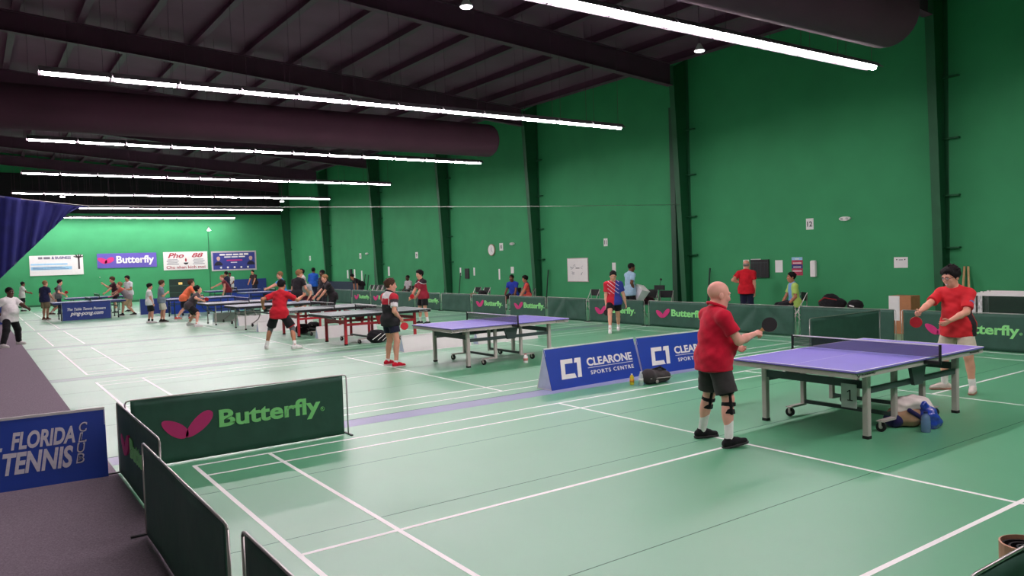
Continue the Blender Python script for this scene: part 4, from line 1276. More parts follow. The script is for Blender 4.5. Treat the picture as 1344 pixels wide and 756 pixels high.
def hold_paddle(J, hnd, blade_px, nrm_local, label, delta=0.0, front=PADR, back=PADB, reach=.085):
    """paddle gripped in the hand; blade points to where the pixel shows it"""
    W_, E_ = (J['wR'], J['eR']) if hnd == 'R' else (J['wL'], J['eL'])
    C = J['wor'](W_ + unit(W_ - E_) * reach * J['s'])
    B_ = near(blade_px[0], blade_px[1], J['base'], delta)
    ax = unit(B_ - C)
    n = CPOS - C + np.array([.0, .0, 2.0]) if nrm_local is None else J['wor'](np.array(nrm_local, float)) - J['wor'](V(0, 0, 0))
    return paddle(C, ax, n, label, front, back)

# ------------------------------------------------------------------ the people
def rel(u, r): return view_az(u) + r
c3 = lambda *c: np.array(lin(c))
# bald player at the end of the nearest table
J = person('bald man in red polo and dark shorts swinging a black paddle', foot=(939, 580), H=1.71, az=-20, w=1.2, belly=.9, skin='pale', lean=4, twist=-4, hy=-4, hp=10,
           fL=('px', 921, 574.5), fR=('px', 957, 587.5), fyL=0, fyR=-6, pitchR=10, hR=('px', 990, 438.5, -.12), hL=('px', 962.5, 454, .22), cR='grip', cL='relaxed', eR=(.5, -.2, -1), pnR=(-.4, .1, -.9),
           shirt=(202, 22, 52), sleeve=.66, hem=.10, collar=True, bottom=(58, 54, 54), blen=.86, bfit=.028, sockh=.20, shoe=(26, 25, 28), sole=(44, 42, 44), hair='none', hairstyle='bald', vox=.0078, fine=True, hs=1.18, nk_r=1.3, nkl=.045)
hold_paddle(J, 'R', (1011.5, 425), None, 'black paddle held out by the bald man in red polo', -.10, PADB, PADB)
BRACE = fabric((22, 22, 24), 'black_neoprene')
for K, Hp, A in ((J['kL'], J['hipL'], J['aL']), (J['kR'], J['hipR'], J['aR'])):
    s_ = J['s']; d1 = unit(Hp - K); d2 = unit(A - K); lr = J['lr']
    G = []
    for d, t0, t1, r0 in ((d1, .045, .095, .072), (d2, .035, .075, .066), (d2, .105, .155, .062)):
        a, b = K + d * t0 * s_, K + d * t1 * s_
        G.append(RC(a - d * .02, b + d * .02, r0 * s_ * lr, r0 * s_ * lr, .006, None, [(a, -d), (b, d)], .0015))
    for sx in (-1, 1):
        G.append(RC(K + d1 * .09 * s_ + V(sx * .066 * s_ * lr, 0, 0), K + d2 * .14 * s_ + V(sx * .058 * s_ * lr, 0, 0), .016 * s_, .016 * s_, .01))
    link('knee_brace', solid('knee_brace', G, .0075), BRACE, J['root'])
# opponent in glasses
def red_jersey(Q, j):
    q = Q - j['P']; r = q @ j['r']; f = q @ j['f']; h = q @ j['u']
    C = np.tile(c3(214, 30, 40), (len(Q), 1))
    m = (r < -.075 * j['s']) & (np.abs(f - .02) < .05) & (h < .30 * j['s']) & (h > -.2)
    C[m] = c3(26, 22, 26)
    m = (r > .075 * j['s']) & (np.abs(f - .02) < .05) & (h < .30 * j['s']) & (h > -.2)
    C[m] = c3(26, 22, 26)
    return C
J = person('man in red jersey and glasses holding a red paddle behind the purple table', foot=(1257, 515), H=1.71, az=172, w=1.08, belly=.2, skin='fair', lean=9, twist=4, hy=-14, hp=16,
           fL=('px', 1277, 516), fR=('px', 1240, 511), fyL=25, fyR=-35, hR=('px', 1205, 410.5, -.05), hL=('px', 1247, 421, -.25), cR='grip', cL='relaxed', eR=(.6, -.3, -.8), eL=(-.8, -.4, -.6), pnR=(-.5, -.3, .2),
           shirt=(214, 30, 40), sleeve=.80, hem=.13, colf=red_jersey, bottom=(206, 194, 174), blen=.88, bfit=.03, sockh=.12, shoe=(216, 204, 194), sole=(170, 120, 100), hair='black', hairstyle='thick', vox=.0082, fine=True, hs=1.13)
hold_paddle(J, 'R', (1202, 425), None, 'red paddle hanging from the hand of the man with glasses', -.02, PADR, PADR, .075)
g = MB(); hd = J['hd']; s_ = J['s']
for sx in (-1, 1):
    pts = [hd(sx * .033 + .025 * math.cos(t), .108 - .010 * abs(math.cos(t)), .006 + .018 * math.sin(t)) for t in np.linspace(0, 2 * math.pi, 15)]
    g.tube(pts, .0028, 5, False)
    g.tube([hd(sx * .058, .100, .01), hd(sx * .080, .04, .008), hd(sx * .084, -.01, .0)], .0026, 5)
g.tube([hd(-.008, .112, .01), hd(.008, .112, .01)], .0026, 5)
g.build('glasses', mat('dark_red_frame', (70, 22, 26), .4), J['root'])
bq = J['wor'](J['eL'] * .45 + (J['N'] - J['u'] * .055 - J['r'] * .18) * .55)
MB().disc(J['eL'] * .45 + (J['N'] - J['u'] * .055 * s_ - J['r'] * .185 * s_) * .55 - J['r'] * .062 * s_ + J['f'] * .03, -J['r'] * .8 + J['f'] * .6, .035, .012, 16).build('sleeve_badge', mat('badge_blue_grey', (120, 130, 190), .6), J['root'])
MB().tube([hd(-.02, .090, -.066), hd(0, .097, -.071), hd(.02, .090, -.066)], [.003, .008, .003], 6).build('teeth', EYEW, J['body'])

# walking player
def walker(Q, j):
    q = Q - j['P']; r = q @ j['r']; h = q @ j['u']; s = j['s']
    C = np.tile(c3(196, 26, 48), (len(Q), 1))
    C[(r + (h - .3) * .1) < -.045 * s] = c3(44, 58, 150)
    t = np.sin((h * 1.0 - r * .8) * 62 / s)
    C[(t > .90) & (np.abs(r) < .15 * s) & (h > .2 * s)] = c3(230, 214, 224)
    return C
J = person('young player in red and blue shirt walking with a black paddle by barriers', foot=(806, 435), H=1.70, az=rel(806, 178), skin='fair', lean=5, hp=22, hy=4, fR=('px', 801, 437), fL=('px', 812, 433), hR=('px', 795.5, 401, -.05), hL=('px', 822, 402, -.05), cR='grip',
           shirt=(196, 26, 48), sleeve=.7, hem=.08, colf=walker, bottom=(24, 22, 26), blen=.62, bfit=.03, sockh=.12, shoe=(232, 230, 226), hair='black', vox=.0105, fine=True)
hold_paddle(J, 'R', (796.5, 412), None, 'black paddle hanging from the hand of the walking player', -.06, PADB, PADB)
# man with red shoulders
def black_red(Q, j):
    q = Q - j['P']; r = q @ j['r']; h = q @ j['u']; f = q @ j['f']; s = j['s']
    C = np.tile(c3(28, 26, 30), (len(Q), 1))
    C[h > .315 * s] = c3(196, 30, 52)
    C[(h > .43 * s) & (np.abs(r) < .13 * s)] = c3(228, 222, 222)
    C[np.abs(np.abs(r) - .125 * s) < .008 * s] = np.where((h[np.abs(np.abs(r) - .125 * s) < .008 * s] > .3 * s)[:, None], c3(230, 224, 224), C[np.abs(np.abs(r) - .125 * s) < .008 * s])
    for S, E in ((j['sL'], j['eL']), (j['sR'], j['eR'])):
        d = unit(E - S); t = (Q - S) @ d; L = np.linalg.norm(E - S)
        rad = np.linalg.norm((Q - S) - t[:, None] * d, axis=1)
        arm_ = (rad < .085 * s) & (np.abs(r) > .15 * s)
        C[arm_ & (t > .18 * L)] = c3(60, 54, 60)
        C[arm_ & (t > .42 * L)] = c3(232, 228, 228)
    return C
J = person('man in black shirt with red shoulders and red shoes beside second purple table', foot=(515, 480), H=1.70, az=rel(515, -58), skin='fair', lean=0, hy=-26, hp=4, fR=('px', 520, 482), fL=('px', 509, 479), hR=('px', 525, 418, -.12), hL=(-.22, .12, .86), cR='grip', fyR=-12,
           shirt=(28, 26, 30), sleeve=.72, hem=.09, colf=black_red, bottom=(38, 38, 58), blen=.58, bfit=.025, sock=(230, 226, 222), sockh=.05, shoe=(200, 26, 48), sole=(225, 222, 216), hair='brown', vox=.0105, fine=True, collar=(28, 26, 30))
hold_paddle(J, 'R', (531, 428.5), None, 'red paddle held low by the man with red shoulders', -.12, PADR, PADR)
# player in maroon
def maroon(Q, j):
    q = Q - j['P']; r = q @ j['r']; h = q @ j['u']; s = j['s']
    C = np.tile(c3(158, 28, 52), (len(Q), 1))
    C[(h > .40 * s) & (np.abs(r) > .06 * s)] = c3(40, 26, 34)
    C[np.abs(h - (.47 - np.abs(r) * .35) * s) < .010 * s] = c3(226, 220, 222)
    return C
J = person('player in maroon shirt holding a red paddle behind the front red-legged table', foot=(556, 425), H=1.74, az=rel(550, 118), skin='fair', lean=7, hy=-4, hp=6, fL=('px', 562, 426), fR=('px', 552, 425), hR=('px', 538, 393, -.1), hL=('px', 546, 390, -.2), cR='grip', cL='relaxed',
           shirt=(158, 28, 52), sleeve=.7, hem=.07, colf=maroon, bottom=(28, 26, 30), blen=.75, bfit=.03, hair='black', hairstyle='thick', vox=.0115, fine=True)
hold_paddle(J, 'R', (542, 388), None, 'red paddle raised in the hand of the player in maroon', -.15, PADR, PADR)
# player in red from behind
J = person('player in red tee and black shorts with grey knee sleeves seen from behind', foot=(368, 457), H=1.76, az=rel(368, -22), skin='tan', lean=13, twist=-10, hy=6, hp=12, fL=('px', 350, 458), fR=('px', 387, 458), fyL=25, fyR=-35, drop=.02,
           hR=('px', 398, 388, .25), hL=('px', 345, 402, .0), eR=(.6, -.2, -1), cL='grip', shirt=(190, 30, 44), sleeve=.72, hem=.10, bottom=(28, 26, 30), blen=.86, bfit=.03, sockh=.12, shoe=(232, 230, 226), hair='black', hairstyle='short', vox=.0105, fine=True)
for K, Hp, A, nm in ((J['kL'], J['hipL'], J['aL'], 0), (J['kR'], J['hipR'], J['aR'], 1)):
    d1, d2 = unit(Hp - K), unit(A - K); s_ = J['s']
    link('knee_sleeve', solid('knee_sleeve', [RC(K + d1 * .09 * s_, K, .071 * s_, .064 * s_, .01, None, [(K + d1 * .08 * s_, d1)]), RC(K, K + d2 * .15 * s_, .064 * s_, .056 * s_, .02, None, [(K + d2 * .13 * s_, d2)])], .009), fabric((104, 104, 108)), J['root'])
G = J['hipR'] * .2 + J['kR'] * .8
dd = unit(J['kR'] - J['hipR'])
link('shorts_patch', solid('shorts_patch', [RC(G - dd * .10, G + dd * .04, .102 * J['s'], .106 * J['s'], .01, None, [(G - dd * .09, -dd), (G + dd * .04, dd), (G, unit(V(-1, .3, 0)))])], .009), fabric((196, 34, 48)), J['root'])

# ---- around the left-hand tables and farther back
J = person('heavy man in white tee and black trousers walking on the grey carpet', foot=(14, 454), H=1.76, az=rel(12, -135), w=1.25, belly=.8, skin='dark', lean=2, hp=4, fL=('px', 25, 452), fR=('px', 4, 457), fyL=10, hL=('px', 38, 406, -.1), hR=(.30, .05, .86), cL='relaxed',
           shirt=(232, 228, 226), sleeve=.8, hem=.12, bottom=(26, 25, 28), blen=2, shoe=(226, 222, 218), hair='black', hairstyle='crop', vox=.0125)
person('person in white tee and dark shorts at the farthest left tables', foot=(30, 409), H=1.6, az=rel(28, -75), skin='brown', hR=(.2, .4, 1.05), hL=(-.1, .42, 1.1), shirt=(226, 224, 220), bottom=(30, 30, 34), blen=.9, shoe=(40, 40, 44), hair='black', vox=.016)
person('man in navy tee and khaki shorts standing before the seated referee', foot=(60, 420), H=1.69, az=rel(60, -45), skin='fair', w=1.1, hR=(.2, .25, .95), shirt=(40, 42, 74), bottom=(150, 132, 104), blen=.92, bfit=.03, sock=(120, 70, 60), sockh=.05, shoe=(120, 74, 62), hair='light', vox=.014)
J = person('player in grey tee and jeans beside the navy banner table', foot=(78, 413), H=1.68, az=rel(78, -92), skin='fair', lean=6, hR=('px', 84, 386, -.1), hL=('px', 86, 388, .2), cR='grip', shirt=(106, 104, 108), bottom=(40, 44, 66), blen=2, shoe=(40, 40, 44), hair='black', hairstyle='thick', vox=.014)
hold_paddle(J, 'R', (87.5, 382), None, 'red paddle held by the player in grey tee and jeans', -.1, PADR, PADR)
person('person in pale shirt crouching beside the player in grey', foot=(67, 413), H=1.6, az=rel(67, -80), skin='fair', lean=35, drop=.22, shirt=(186, 176, 164), bottom=(120, 110, 96), blen=.9, shoe=(90, 60, 50), hair='brown', vox=.015)
J = person('player in dark red shirt stretching an arm out over the left table', foot=(153, 411), H=1.74, az=rel(152, 95), skin='fair', lean=8, hR=('px', 136, 373, .1), hL=(-.2, .45, 1.0), eR=(0, -.2, -1), shirt=(58, 22, 34), bottom=(34, 32, 38), blen=.9, hair='brown', hairstyle='thick', vox=.014)
def grey_orange(Q, j):
    q = Q - j['P']; r = q @ j['r']; h = q @ j['u']; s = j['s']
    C = np.tile(c3(142, 132, 132), (len(Q), 1))
    C[(h > .40 * s)] = c3(214, 104, 80)
    C[(r > .07 * s) & (h < .3 * s) & (np.abs(q @ j['f']) < .06)] = c3(190, 60, 60)
    return C
J = person('player in grey shirt with orange shoulders lunging over the left table', foot=(167, 414), H=1.74, az=rel(165, 96), skin='fair', lean=42, hp=-8, fL=('px', 161, 414.5), fR=('px', 177, 413.5), drop=.03, po=(0, -.05), hL=('px', 143, 392, -.1), hR=('px', 146, 386, .3), cL='grip',
           shirt=(142, 132, 132), colf=grey_orange, bottom=(170, 146, 112), blen=.95, bfit=.035, sock=(40, 40, 44), sockh=.06, shoe=(30, 30, 34), hair='light', vox=.0135)
hold_paddle(J, 'L', (141, 390), (0, .4, 1), 'red paddle reaching over the left table in a lunge', -.1, PADR, PADR)
person('person in white shirt standing behind the lunging player', foot=(171, 409), H=1.76, az=rel(168, 130), skin='tan', lean=4, hL=(-.08, .28, 1.08), hR=(.1, .25, 1.0), shirt=(216, 218, 220), bottom=(150, 140, 120), blen=.9, hair='black', hairstyle='thick', vox=.015)
person('boy in white tee, black shorts and white shoes watching the tables', foot=(197, 424), H=1.50, az=rel(197, -92), skin='fair', w=1.1, lean=0, hR=(.16, .16, .82), fR=(.12, .10), fL=(-.1, -.06), shirt=(232, 228, 228), bottom=(32, 32, 32), blen=.95, bfit=.03, sock=(28, 28, 30), sockh=.10, shoe=(226, 224, 220), hair='black', hairstyle='thick', vox=.0125)
person('boy in grey-blue tee and pale shorts with hands raised to chest', foot=(212, 423), H=1.60, az=rel(212, -85), skin='fair', lean=0, hR=(.08, .26, 1.22), hL=(-.06, .26, 1.20), cR='grip', cL='grip', fR=(.11, .08), shirt=(122, 134, 146), sleeve=.8, bottom=(206, 200, 186), blen=.95, bfit=.035, sock=(60, 50, 48), sockh=.05, shoe=(44, 36, 34), hair='brown', hairstyle='thick', vox=.0125)
J = person('player in dark grey tee crouching with a red paddle over the slate table', foot=(253, 428), H=1.74, az=rel(256, -84), skin='fair', lean=38, hp=-14, fR=('px', 258, 429), fL=('px', 248, 427), drop=.09, po=(0, -.10), hR=('px', 266, 394.5, -.2), hL=('px', 262, 394, .25), cR='grip',
           shirt=(70, 62, 66), bottom=(28, 26, 30), blen=.86, bfit=.03, sockh=.08, shoe=(226, 222, 220), hair='black', vox=.0125)
hold_paddle(J, 'R', (271, 393), (.2, .6, 1), 'red paddle held by the crouching player in dark grey', -.2, PADR, PADR)
J = person('player in orange tee leaning forward beside the dark grey crouching player', at=(5.1, 24.3), H=1.76, az=rel(246, -80), skin='fair', lean=36, hp=-10, fL=(-.12, -.25), fR=(.12, .22), drop=.06, po=(.0, .02), hR=('px', 264, 389, .1), shirt=(228, 112, 74), bottom=(36, 34, 50), blen=.85, bfit=.03, sockh=.05, shoe=(200, 80, 70), hair='brown', vox=.014)
# ---- cluster behind the red-legged tables
def xy(q): return (q[0], q[1])
J = person('man in black polo bending over the rear red table with a grin', at=(8.3, 16.7), H=1.74, az=rel(410, 105), skin='fair', lean=26, hp=10, drop=.02, hR=('px', 402, 402, -.1), hL=('px', 410, 404, -.2), shirt=(40, 34, 38), bottom=(36, 34, 40), blen=.9, sock=(50, 46, 48), shoe=(48, 44, 46), hair='light', hairstyle='crop', collar=True, vox=.0125)
person('tall man in black tee standing by the end of the barrier line', at=xy(at_y(424, 362, 20.5)), H=1.80, az=rel(424, 125), skin='dark', w=1.05, lean=0, shirt=(38, 32, 36), bottom=(40, 40, 46), blen=.95, hair='black', hairstyle='crop', vox=.013)
person('man with auburn hair and black tee leaning behind the red-shirted player', at=(7.75, 18.7), H=1.84, az=rel(376, -40), skin='fair', lean=10, hy=-25, hp=10, hR=(.25, .3, .95), shirt=(34, 32, 36), bottom=(40, 40, 46), blen=.95, hair='light', hairstyle='thick', vox=.013)
person('person in grey tee and maroon shorts stooping toward the rear red table', at=(8.75, 20.4), H=1.74, az=rel(388, 165), skin='fair', lean=52, hp=20, hR=(.18, .5, .72), hL=(-.15, .5, .72), shirt=(170, 166, 168), bottom=(88, 34, 50), blen=.9, hair='grey', hairstyle='crop', vox=.014)
person('man in light blue shirt and cap serving at the slate tables', at=(8.1, 21.2), H=1.78, az=rel(350, 102), skin='fair', lean=8, hR=('px', 341, 384, -.05), hL=('px', 338, 386, -.25), shirt=(70, 150, 206), bottom=(60, 90, 140), blen=2, shoe=(60, 60, 64), hair='light', visor=(30, 30, 34), vox=.0135)
person('person with dark hair and pale shirt behind the man in light blue', at=(10.3, 25.0), H=1.82, az=rel(366, 80), skin='tan', lean=4, shirt=(200, 192, 190), bottom=(40, 40, 46), blen=.95, hair='black', hairstyle='thick', vox=.016)
person('person in royal blue top facing the right wall near the corner', at=(13.0, 31.0), H=1.84, az=rel(390, -20), skin='brown', lean=4, hR=(.15, .25, 1.0), hL=(-.15, .25, 1.0), shirt=(38, 92, 190), sleeve=1.5, bottom=(40, 40, 60), blen=2, hair='black', vox=.016)
# ---- far end
person('player in red and black vest leaning over the far blue table', at=(8.35, 29.9), H=1.72, az=rel(282, 95), skin='fair', w=1.1, lean=26, hR=('px', 276, 379, .05), shirt=(112, 38, 46), sleeve=.25, bottom=(58, 74, 122), blen=2, hair='light', hairstyle='crop', vox=.0145)
person('person in dark navy top standing behind the vest player', at=(10.2, 37.0), H=1.78, az=rel(289, 60), skin='tan', shirt=(36, 38, 62), bottom=(40, 40, 46), blen=2, hair='black', vox=.016)
person('man in white tee and tan shorts watching at the far tables', foot=(303, 393), H=1.70, az=rel(302, 178), skin='brown', w=1.08, hR=(.08, .24, .98), hL=(-.08, .24, .98), shirt=(228, 222, 220), bottom=(190, 164, 124), blen=1.0, bfit=.035, hair='black', hairstyle='crop', vox=.0145)
person('person in black tee leaning on the far table under framed banner', at=(13.6, 43.2), H=1.80, az=rel(328, 140), skin='tan', lean=16, hR=(.2, .42, .82), hL=(-.2, .42, .82), shirt=(52, 34, 38), bottom=(40, 40, 60), blen=2, hair='black', vox=.017)
# ---- behind the wall line of barriers
q = at_x(475, 372, 14.7)
person('person in black bending down behind the lettered barriers', at=(14.7, q[1]), H=1.72, az=180, skin='tan', lean=58, hp=30, hR=(.2, .35, .6), hL=(-.2, .35, .6), shirt=(34, 26, 30), bottom=(34, 32, 36), blen=2, hair='black', vox=.014)
q = at_x(826, 352, 14.75)
J = person('man in pale blue shirt holding a white tub behind the barriers', at=(14.75, q[1]), H=1.74, az=rel(826, -58), skin='brown', lean=2, hy=-14, hp=14, hR=('px', 832, 379, -.15), hL=('px', 836, 377, .15), cR='relaxed', shirt=(160, 194, 216), sleeve=.7, hem=.16, bottom=(30, 26, 30), blen=.85, hair='black', hairstyle='crop', vox=.0115)
C = near(840, 385, J['base'], 0.0)
r = empty('white_tub', C, J['root'].rotation_euler[2], 'white plastic tub held by the man in pale blue shirt', 'tub')
mb = MB()
for z0, z1, a, b in ((-.20, .20, .15, .19),):
    mb.add([(-a, -a * .8, z0), (a, -a * .8, z0), (a, a * .8, z0), (-a, a * .8, z0), (-b, -b * .8, z1), (b, -b * .8, z1), (b, b * .8, z1), (-b, b * .8, z1),
            (-b + .012, -b * .8 + .012, z1), (b - .012, -b * .8 + .012, z1), (b - .012, b * .8 - .012, z1), (-b + .012, b * .8 - .012, z1), (-a + .012, -a * .8 + .012, z0 + .012), (a - .012, -a * .8 + .012, z0 + .012), (a - .012, a * .8 - .012, z0 + .012), (-a + .012, a * .8 - .012, z0 + .012)],
           [(0, 3, 2, 1), (0, 1, 5, 4), (1, 2, 6, 5), (2, 3, 7, 6), (3, 0, 4, 7), (4, 5, 9, 8), (5, 6, 10, 9), (6, 7, 11, 10), (7, 4, 8, 11), (8, 9, 13, 12), (9, 10, 14, 13), (10, 11, 15, 14), (11, 8, 12, 15), (12, 13, 14, 15)])
tb = mb.build('tub_shell', mat('translucent_white_tub', (232, 230, 232), .4), r, bevel=.015)
MB().box((-.20, -.165, .19), (.20, .165, .205)).build('rim', WHITE, r, bevel=.01)
r.rotation_euler[1] = .5
r.rotation_euler[0] = -.25
q = at_x(979, 347, 15.9)
person('man in red polo and navy trousers facing the notices on the wall', at=(15.9, q[1]), H=1.74, az=rel(979, -12), w=1.12, skin='fair', lean=0, hy=-10, hR=('px', 990.5, 386, -.1), hL=('px', 971, 371, .1), shirt=(206, 30, 44), hem=.10, bottom=(36, 36, 62), blen=2, hair='grey', hairstyle='bald', vox=.0115)
CHAIRM = mat('black_chair_plastic', (28, 28, 30), .5)
def chair(x, y, az, label):
    r = empty('folding_chair', (x, y, 0), math.radians(az - 90), label, 'chair', 'black folding chairs')
    MB().box((-.21, -.2, .425), (.21, .21, .45)).build('seat', CHAIRM, r, bevel=.01)
    MB().box((-.21, -.245, .62), (.21, -.215, .84)).build('backrest', CHAIRM, r, bevel=.01)
    for sx in (-1, 1):
        MB().tube([(sx * .22, -.235, .84), (sx * .22, .22, .01)], .012, 6).build('leg', CHROME, r)
        MB().tube([(sx * .20, .12, .43), (sx * .20, -.25, .01)], .012, 6).build('leg', CHROME, r)
        MB().tube([(sx * .21, -.23, .84), (sx * .21, -.215, .44)], .011, 6).build('back_post', CHROME, r)
    return r
def sitter(u, v, X, label, dy=.0, **k):
    q = at_x(u, v, X)
    a = k.pop('az')
    J = person(label, seat=(X, q[1]), az=a, fL=(-.14, .44), fR=(.14, .44), **k)
    f = np.array([math.cos(math.radians(a)), math.sin(math.radians(a))])
    chair(X - f[0] * .02, q[1] - f[1] * .02, a, 'black folding chair under the ' + k.pop('_w', label.split(' seated')[0]))
    return J
def pr(c1, c2, th):
    def f(Q, j):
        h = (Q - j['P']) @ j['u']; r = (Q - j['P']) @ j['r']
        C = np.tile(c3(*c1), (len(Q), 1)); C[np.abs(r) > th * j['s']] = c3(*c2)
        return C
    return f
sitter(1043, 372, 16.2, 'man in lime and sky blue tee seated by the red poster', az=rel(1043, 108), H=1.74, skin='tan', lean=6, hp=2, hL=(-.16, .22, .55), hR=(.22, .30, .50), shirt=(120, 170, 214), colf=pr((120, 170, 214), (186, 220, 110), .13), sleeve=.7, bottom=(30, 28, 34), blen=2, hair='black', vox=.0115)
sitter(674, 376, 15.5, 'man in blue shirt seated facing the courts below the clock', az=205, H=1.72, skin='brown', lean=10, hR=(.22, .34, .55), hL=(-.22, .34, .55), shirt=(44, 66, 170), bottom=(36, 34, 40), blen=.95, hair='black', hairstyle='crop', vox=.0125)
sitter(693, 376, 15.4, 'woman in navy and coral top seated beside the man in blue', az=150, H=1.64, skin='tan', lean=8, hR=(.2, .34, .55), hL=(-.2, .34, .55), shirt=(40, 44, 84), colf=pr((40, 44, 84), (220, 84, 70), .16), bottom=(214, 74, 62), blen=.95, hair='black', hairstyle='thick', vox=.0125)
sitter(537, 378, 15.4, 'person in grey tee seated behind the player in maroon', az=190, H=1.68, skin='dark', lean=4, hR=(.16, .3, .62), hL=(-.16, .3, .62), shirt=(176, 172, 172), bottom=(40, 40, 46), blen=2, hair='black', hairstyle='crop', vox=.014)

# ------------------------------------------------------------------ loose things
for u, X, az, lab in ((871, 15.7, 200, 'empty black folding chair beside the music stand behind barriers'), (853, 16.1, 215, 'empty black folding chair next to the man in pale blue shirt'), (775, 15.6, 180, 'empty black folding chair below the whiteboard corner'),
                      (484, 15.3, 180, 'folded-back chair in the row of four, nearest the person bending in black'), (489.5, 15.3, 180, 'second chair from the bending person in the row of four'), (495.5, 15.3, 180, 'third chair from the bending person in the row of four'), (501.5, 15.3, 180, 'chair at the column end of the row of four')):
    q = at_x(u, 385, X)
    chair(X, q[1], az, lab)
# music stand
q = at_x(866, 390, 14.9)
r = empty('music_stand', (14.9, q[1], 0), -PI / 2, 'thin black music stand behind the green barriers', 'stand')
MB().tube([(0, 0, .1), (0, 0, 1.0)], .01, 6).build('pole', BLACK, r)
for a in (0, 2.1, 4.2):
    MB().tube([(0, 0, .3), (.25 * math.cos(a), .25 * math.sin(a), .008)], .008, 6).build('leg', BLACK, r)
MB().box((-.2, -.02, .92), (.2, .01, 1.06)).build('rest', BLACK, r)
MB().tube([(0, 0, 1.0), (.06, 0, 1.22)], .006, 6).build('upper_rod', BLACK, r)
MB().disc((.06, 0, 1.23), (0, 1, 0), .035, .02, 12).build('clip', BLACK, r)
# tall dark posts leaning by the columns
for u, v0, lab in ((603, 358, 'dark net post leaning left of the small scoreboard'), (718, 354, 'tall dark net post leaning beside the whiteboard column'), (584, 358, 'dark net post leaning by the column behind the player in maroon'), (930, 352, 'dark net post leaning behind the head of the bald man'), (478, 360, 'first dark net post above the bending person'), (482.5, 361, 'second dark net post above the bending person')):
    q = at_x(u, v0, XW - .12)
    r = empty('net_post', (XW - .12, q[1], 0), 0, lab, 'post', 'leaning net posts')
    MB().tube([(-.12, 0, .03), (.06, 0, max(1.3, q[2]))], .025, 8).build('pole', mat('dark_post_paint', (20, 56, 40), .5), r)
    MB().box((-.3, -.12, 0), (.02, .12, .035)).build('base_plate', BLACK, r)
# wooden poles and the rack of folded badminton nets
for du, lab in ((1264.5, 'pale wooden pole leaning on the wall, crossing its twin behind the man in glasses'), (1269.5, 'second pale wooden pole leaning on the wall by the nets')):
    q = at_x(du, 350, XW - .1)
    q2 = at_x(du + (-5 if du < 1266 else 4), 405, XW - .6)
    o = MB().tube([(XW - .6, q2[1], 0.0), (XW - .05, q[1], q[2])], .025, 8).build('wooden_pole', WOOD)
    tag(o, lab, 'pole', 'wooden poles')
NETW = mat('white_net_mesh', (206, 206, 204), .8, var=.5, scale=55, stretch=(1, 1, .25))
NETD = mat('dark_net_mesh', (38, 66, 52), .8, alpha=.55)
for k in range(4):
    X = 14.9 + k * .13
    q0 = at_x(1270 + 8.5 * k, 390, X)
    y0, y1 = q0[1], -4.2
    r = empty('badminton_net', (X, 0, 0), 0, ['rolled-out badminton net with white tape, frontmost on the rack', 'badminton net with white tape, second on the rack', 'badminton net with white tape, third on the rack', 'badminton net with white tape, rearmost on the rack'][k], 'net', 'badminton nets on the rack')
    zt = .985 + .012 * k
    t_ = MB().box((-.012, y1, zt - .05), (.012, y0, zt)).build('white_tape', WHITE, r)
    MB().box((-.003, y1, .45), (.003, y0 - .15, zt - .05)).build('net_mesh', NETD, r)
    for yy in (y0 - .06, y1 + .06):
        MB().tube([(0, yy, 0), (0, yy, zt)], .02, 8).build('pole', CHROME, r)
    for m_ in range(2):
        MB().box((-.02, y0 - .16 - .12 * m_, .4), (.02, y0 - .08 - .12 * m_, zt - .05)).build('hanging_edge', NETW, r)
# cartons
q = at_x(1187, 412, 15.6)
r = empty('carton', (15.6, q[1], 0), 0, 'tall carton with white and brown sides behind the barriers', 'box')
MB().box((-.2, -.25, 0), (.2, .25, .86)).build('carton_body', mat('brown_cardboard', (176, 120, 80), .8, var=.08), r)
MB().box((-.205, .0, .3), (-.2, .25, .86)).build('white_side', PAPER, r)
MB().box((-.2, -.255, .3), (.2, -.25, .86)).build('flap', mat('brown_cardboard', (176, 120, 80), .8), r)
# bench with black bags
q = at_x(1102, 395, 16.1)
b = empty('bench', (16.1, q[1], 0), 0, 'low bench carrying black sports bags by the right wall', 'bench')
MB().box((-.22, -.7, .40), (.22, .7, .44)).build('seat_board', WOOD, b)
for yy in (-.6, .6):
    MB().box((-.2, yy - .03, 0), (.2, yy + .03, .40)).build('leg', DARKST, b)
BAGB = fabric((26, 25, 28), 'black_bag_nylon'); BAGG = fabric((58, 54, 54), 'charcoal_bag_nylon')
def bag(loc, rz, prims, m, label, extras=(), vox=.012, name='sports_bag', group=None):
    r = empty(name, loc, rz, label, 'bag', group)
    link('bag_body', solid('bag_body', prims, vox), m, r)
    for nm, ps, mm in extras:
        link(nm, solid(nm, ps, vox * .8), mm, r)
    return r
gz = [(V(0, 0, 0), V(0, 0, -1))]
bag((16.1, q[1] + .2, .44), 0, [EL((0, 0, .15), (.2, .38, .17), None, .05, gz, .003), EL((0, .05, .28), (.12, .2, .12), None, .06, (), .003)], BAGB, 'large black sports bag heaped on the bench by the wall',
    [('strap', [RC((-.14, -.2, .25), (-.16, .12, .30), .014, .014, .02), RC((-.16, .12, .30), (-.12, .3, .2), .014, .014, .02)], fabric((150, 40, 44)))])
bag((16.1, q[1] - .42, .44), 0, [EL((0, 0, .12), (.17, .2, .14), None, .05, gz, .003)], BAGB, 'small black bag on the bench beside the large one', [('white_tag', [RC((-.165, -.05, .10), (-.165, .05, .12), .018, .018, .01)], WHITE)])
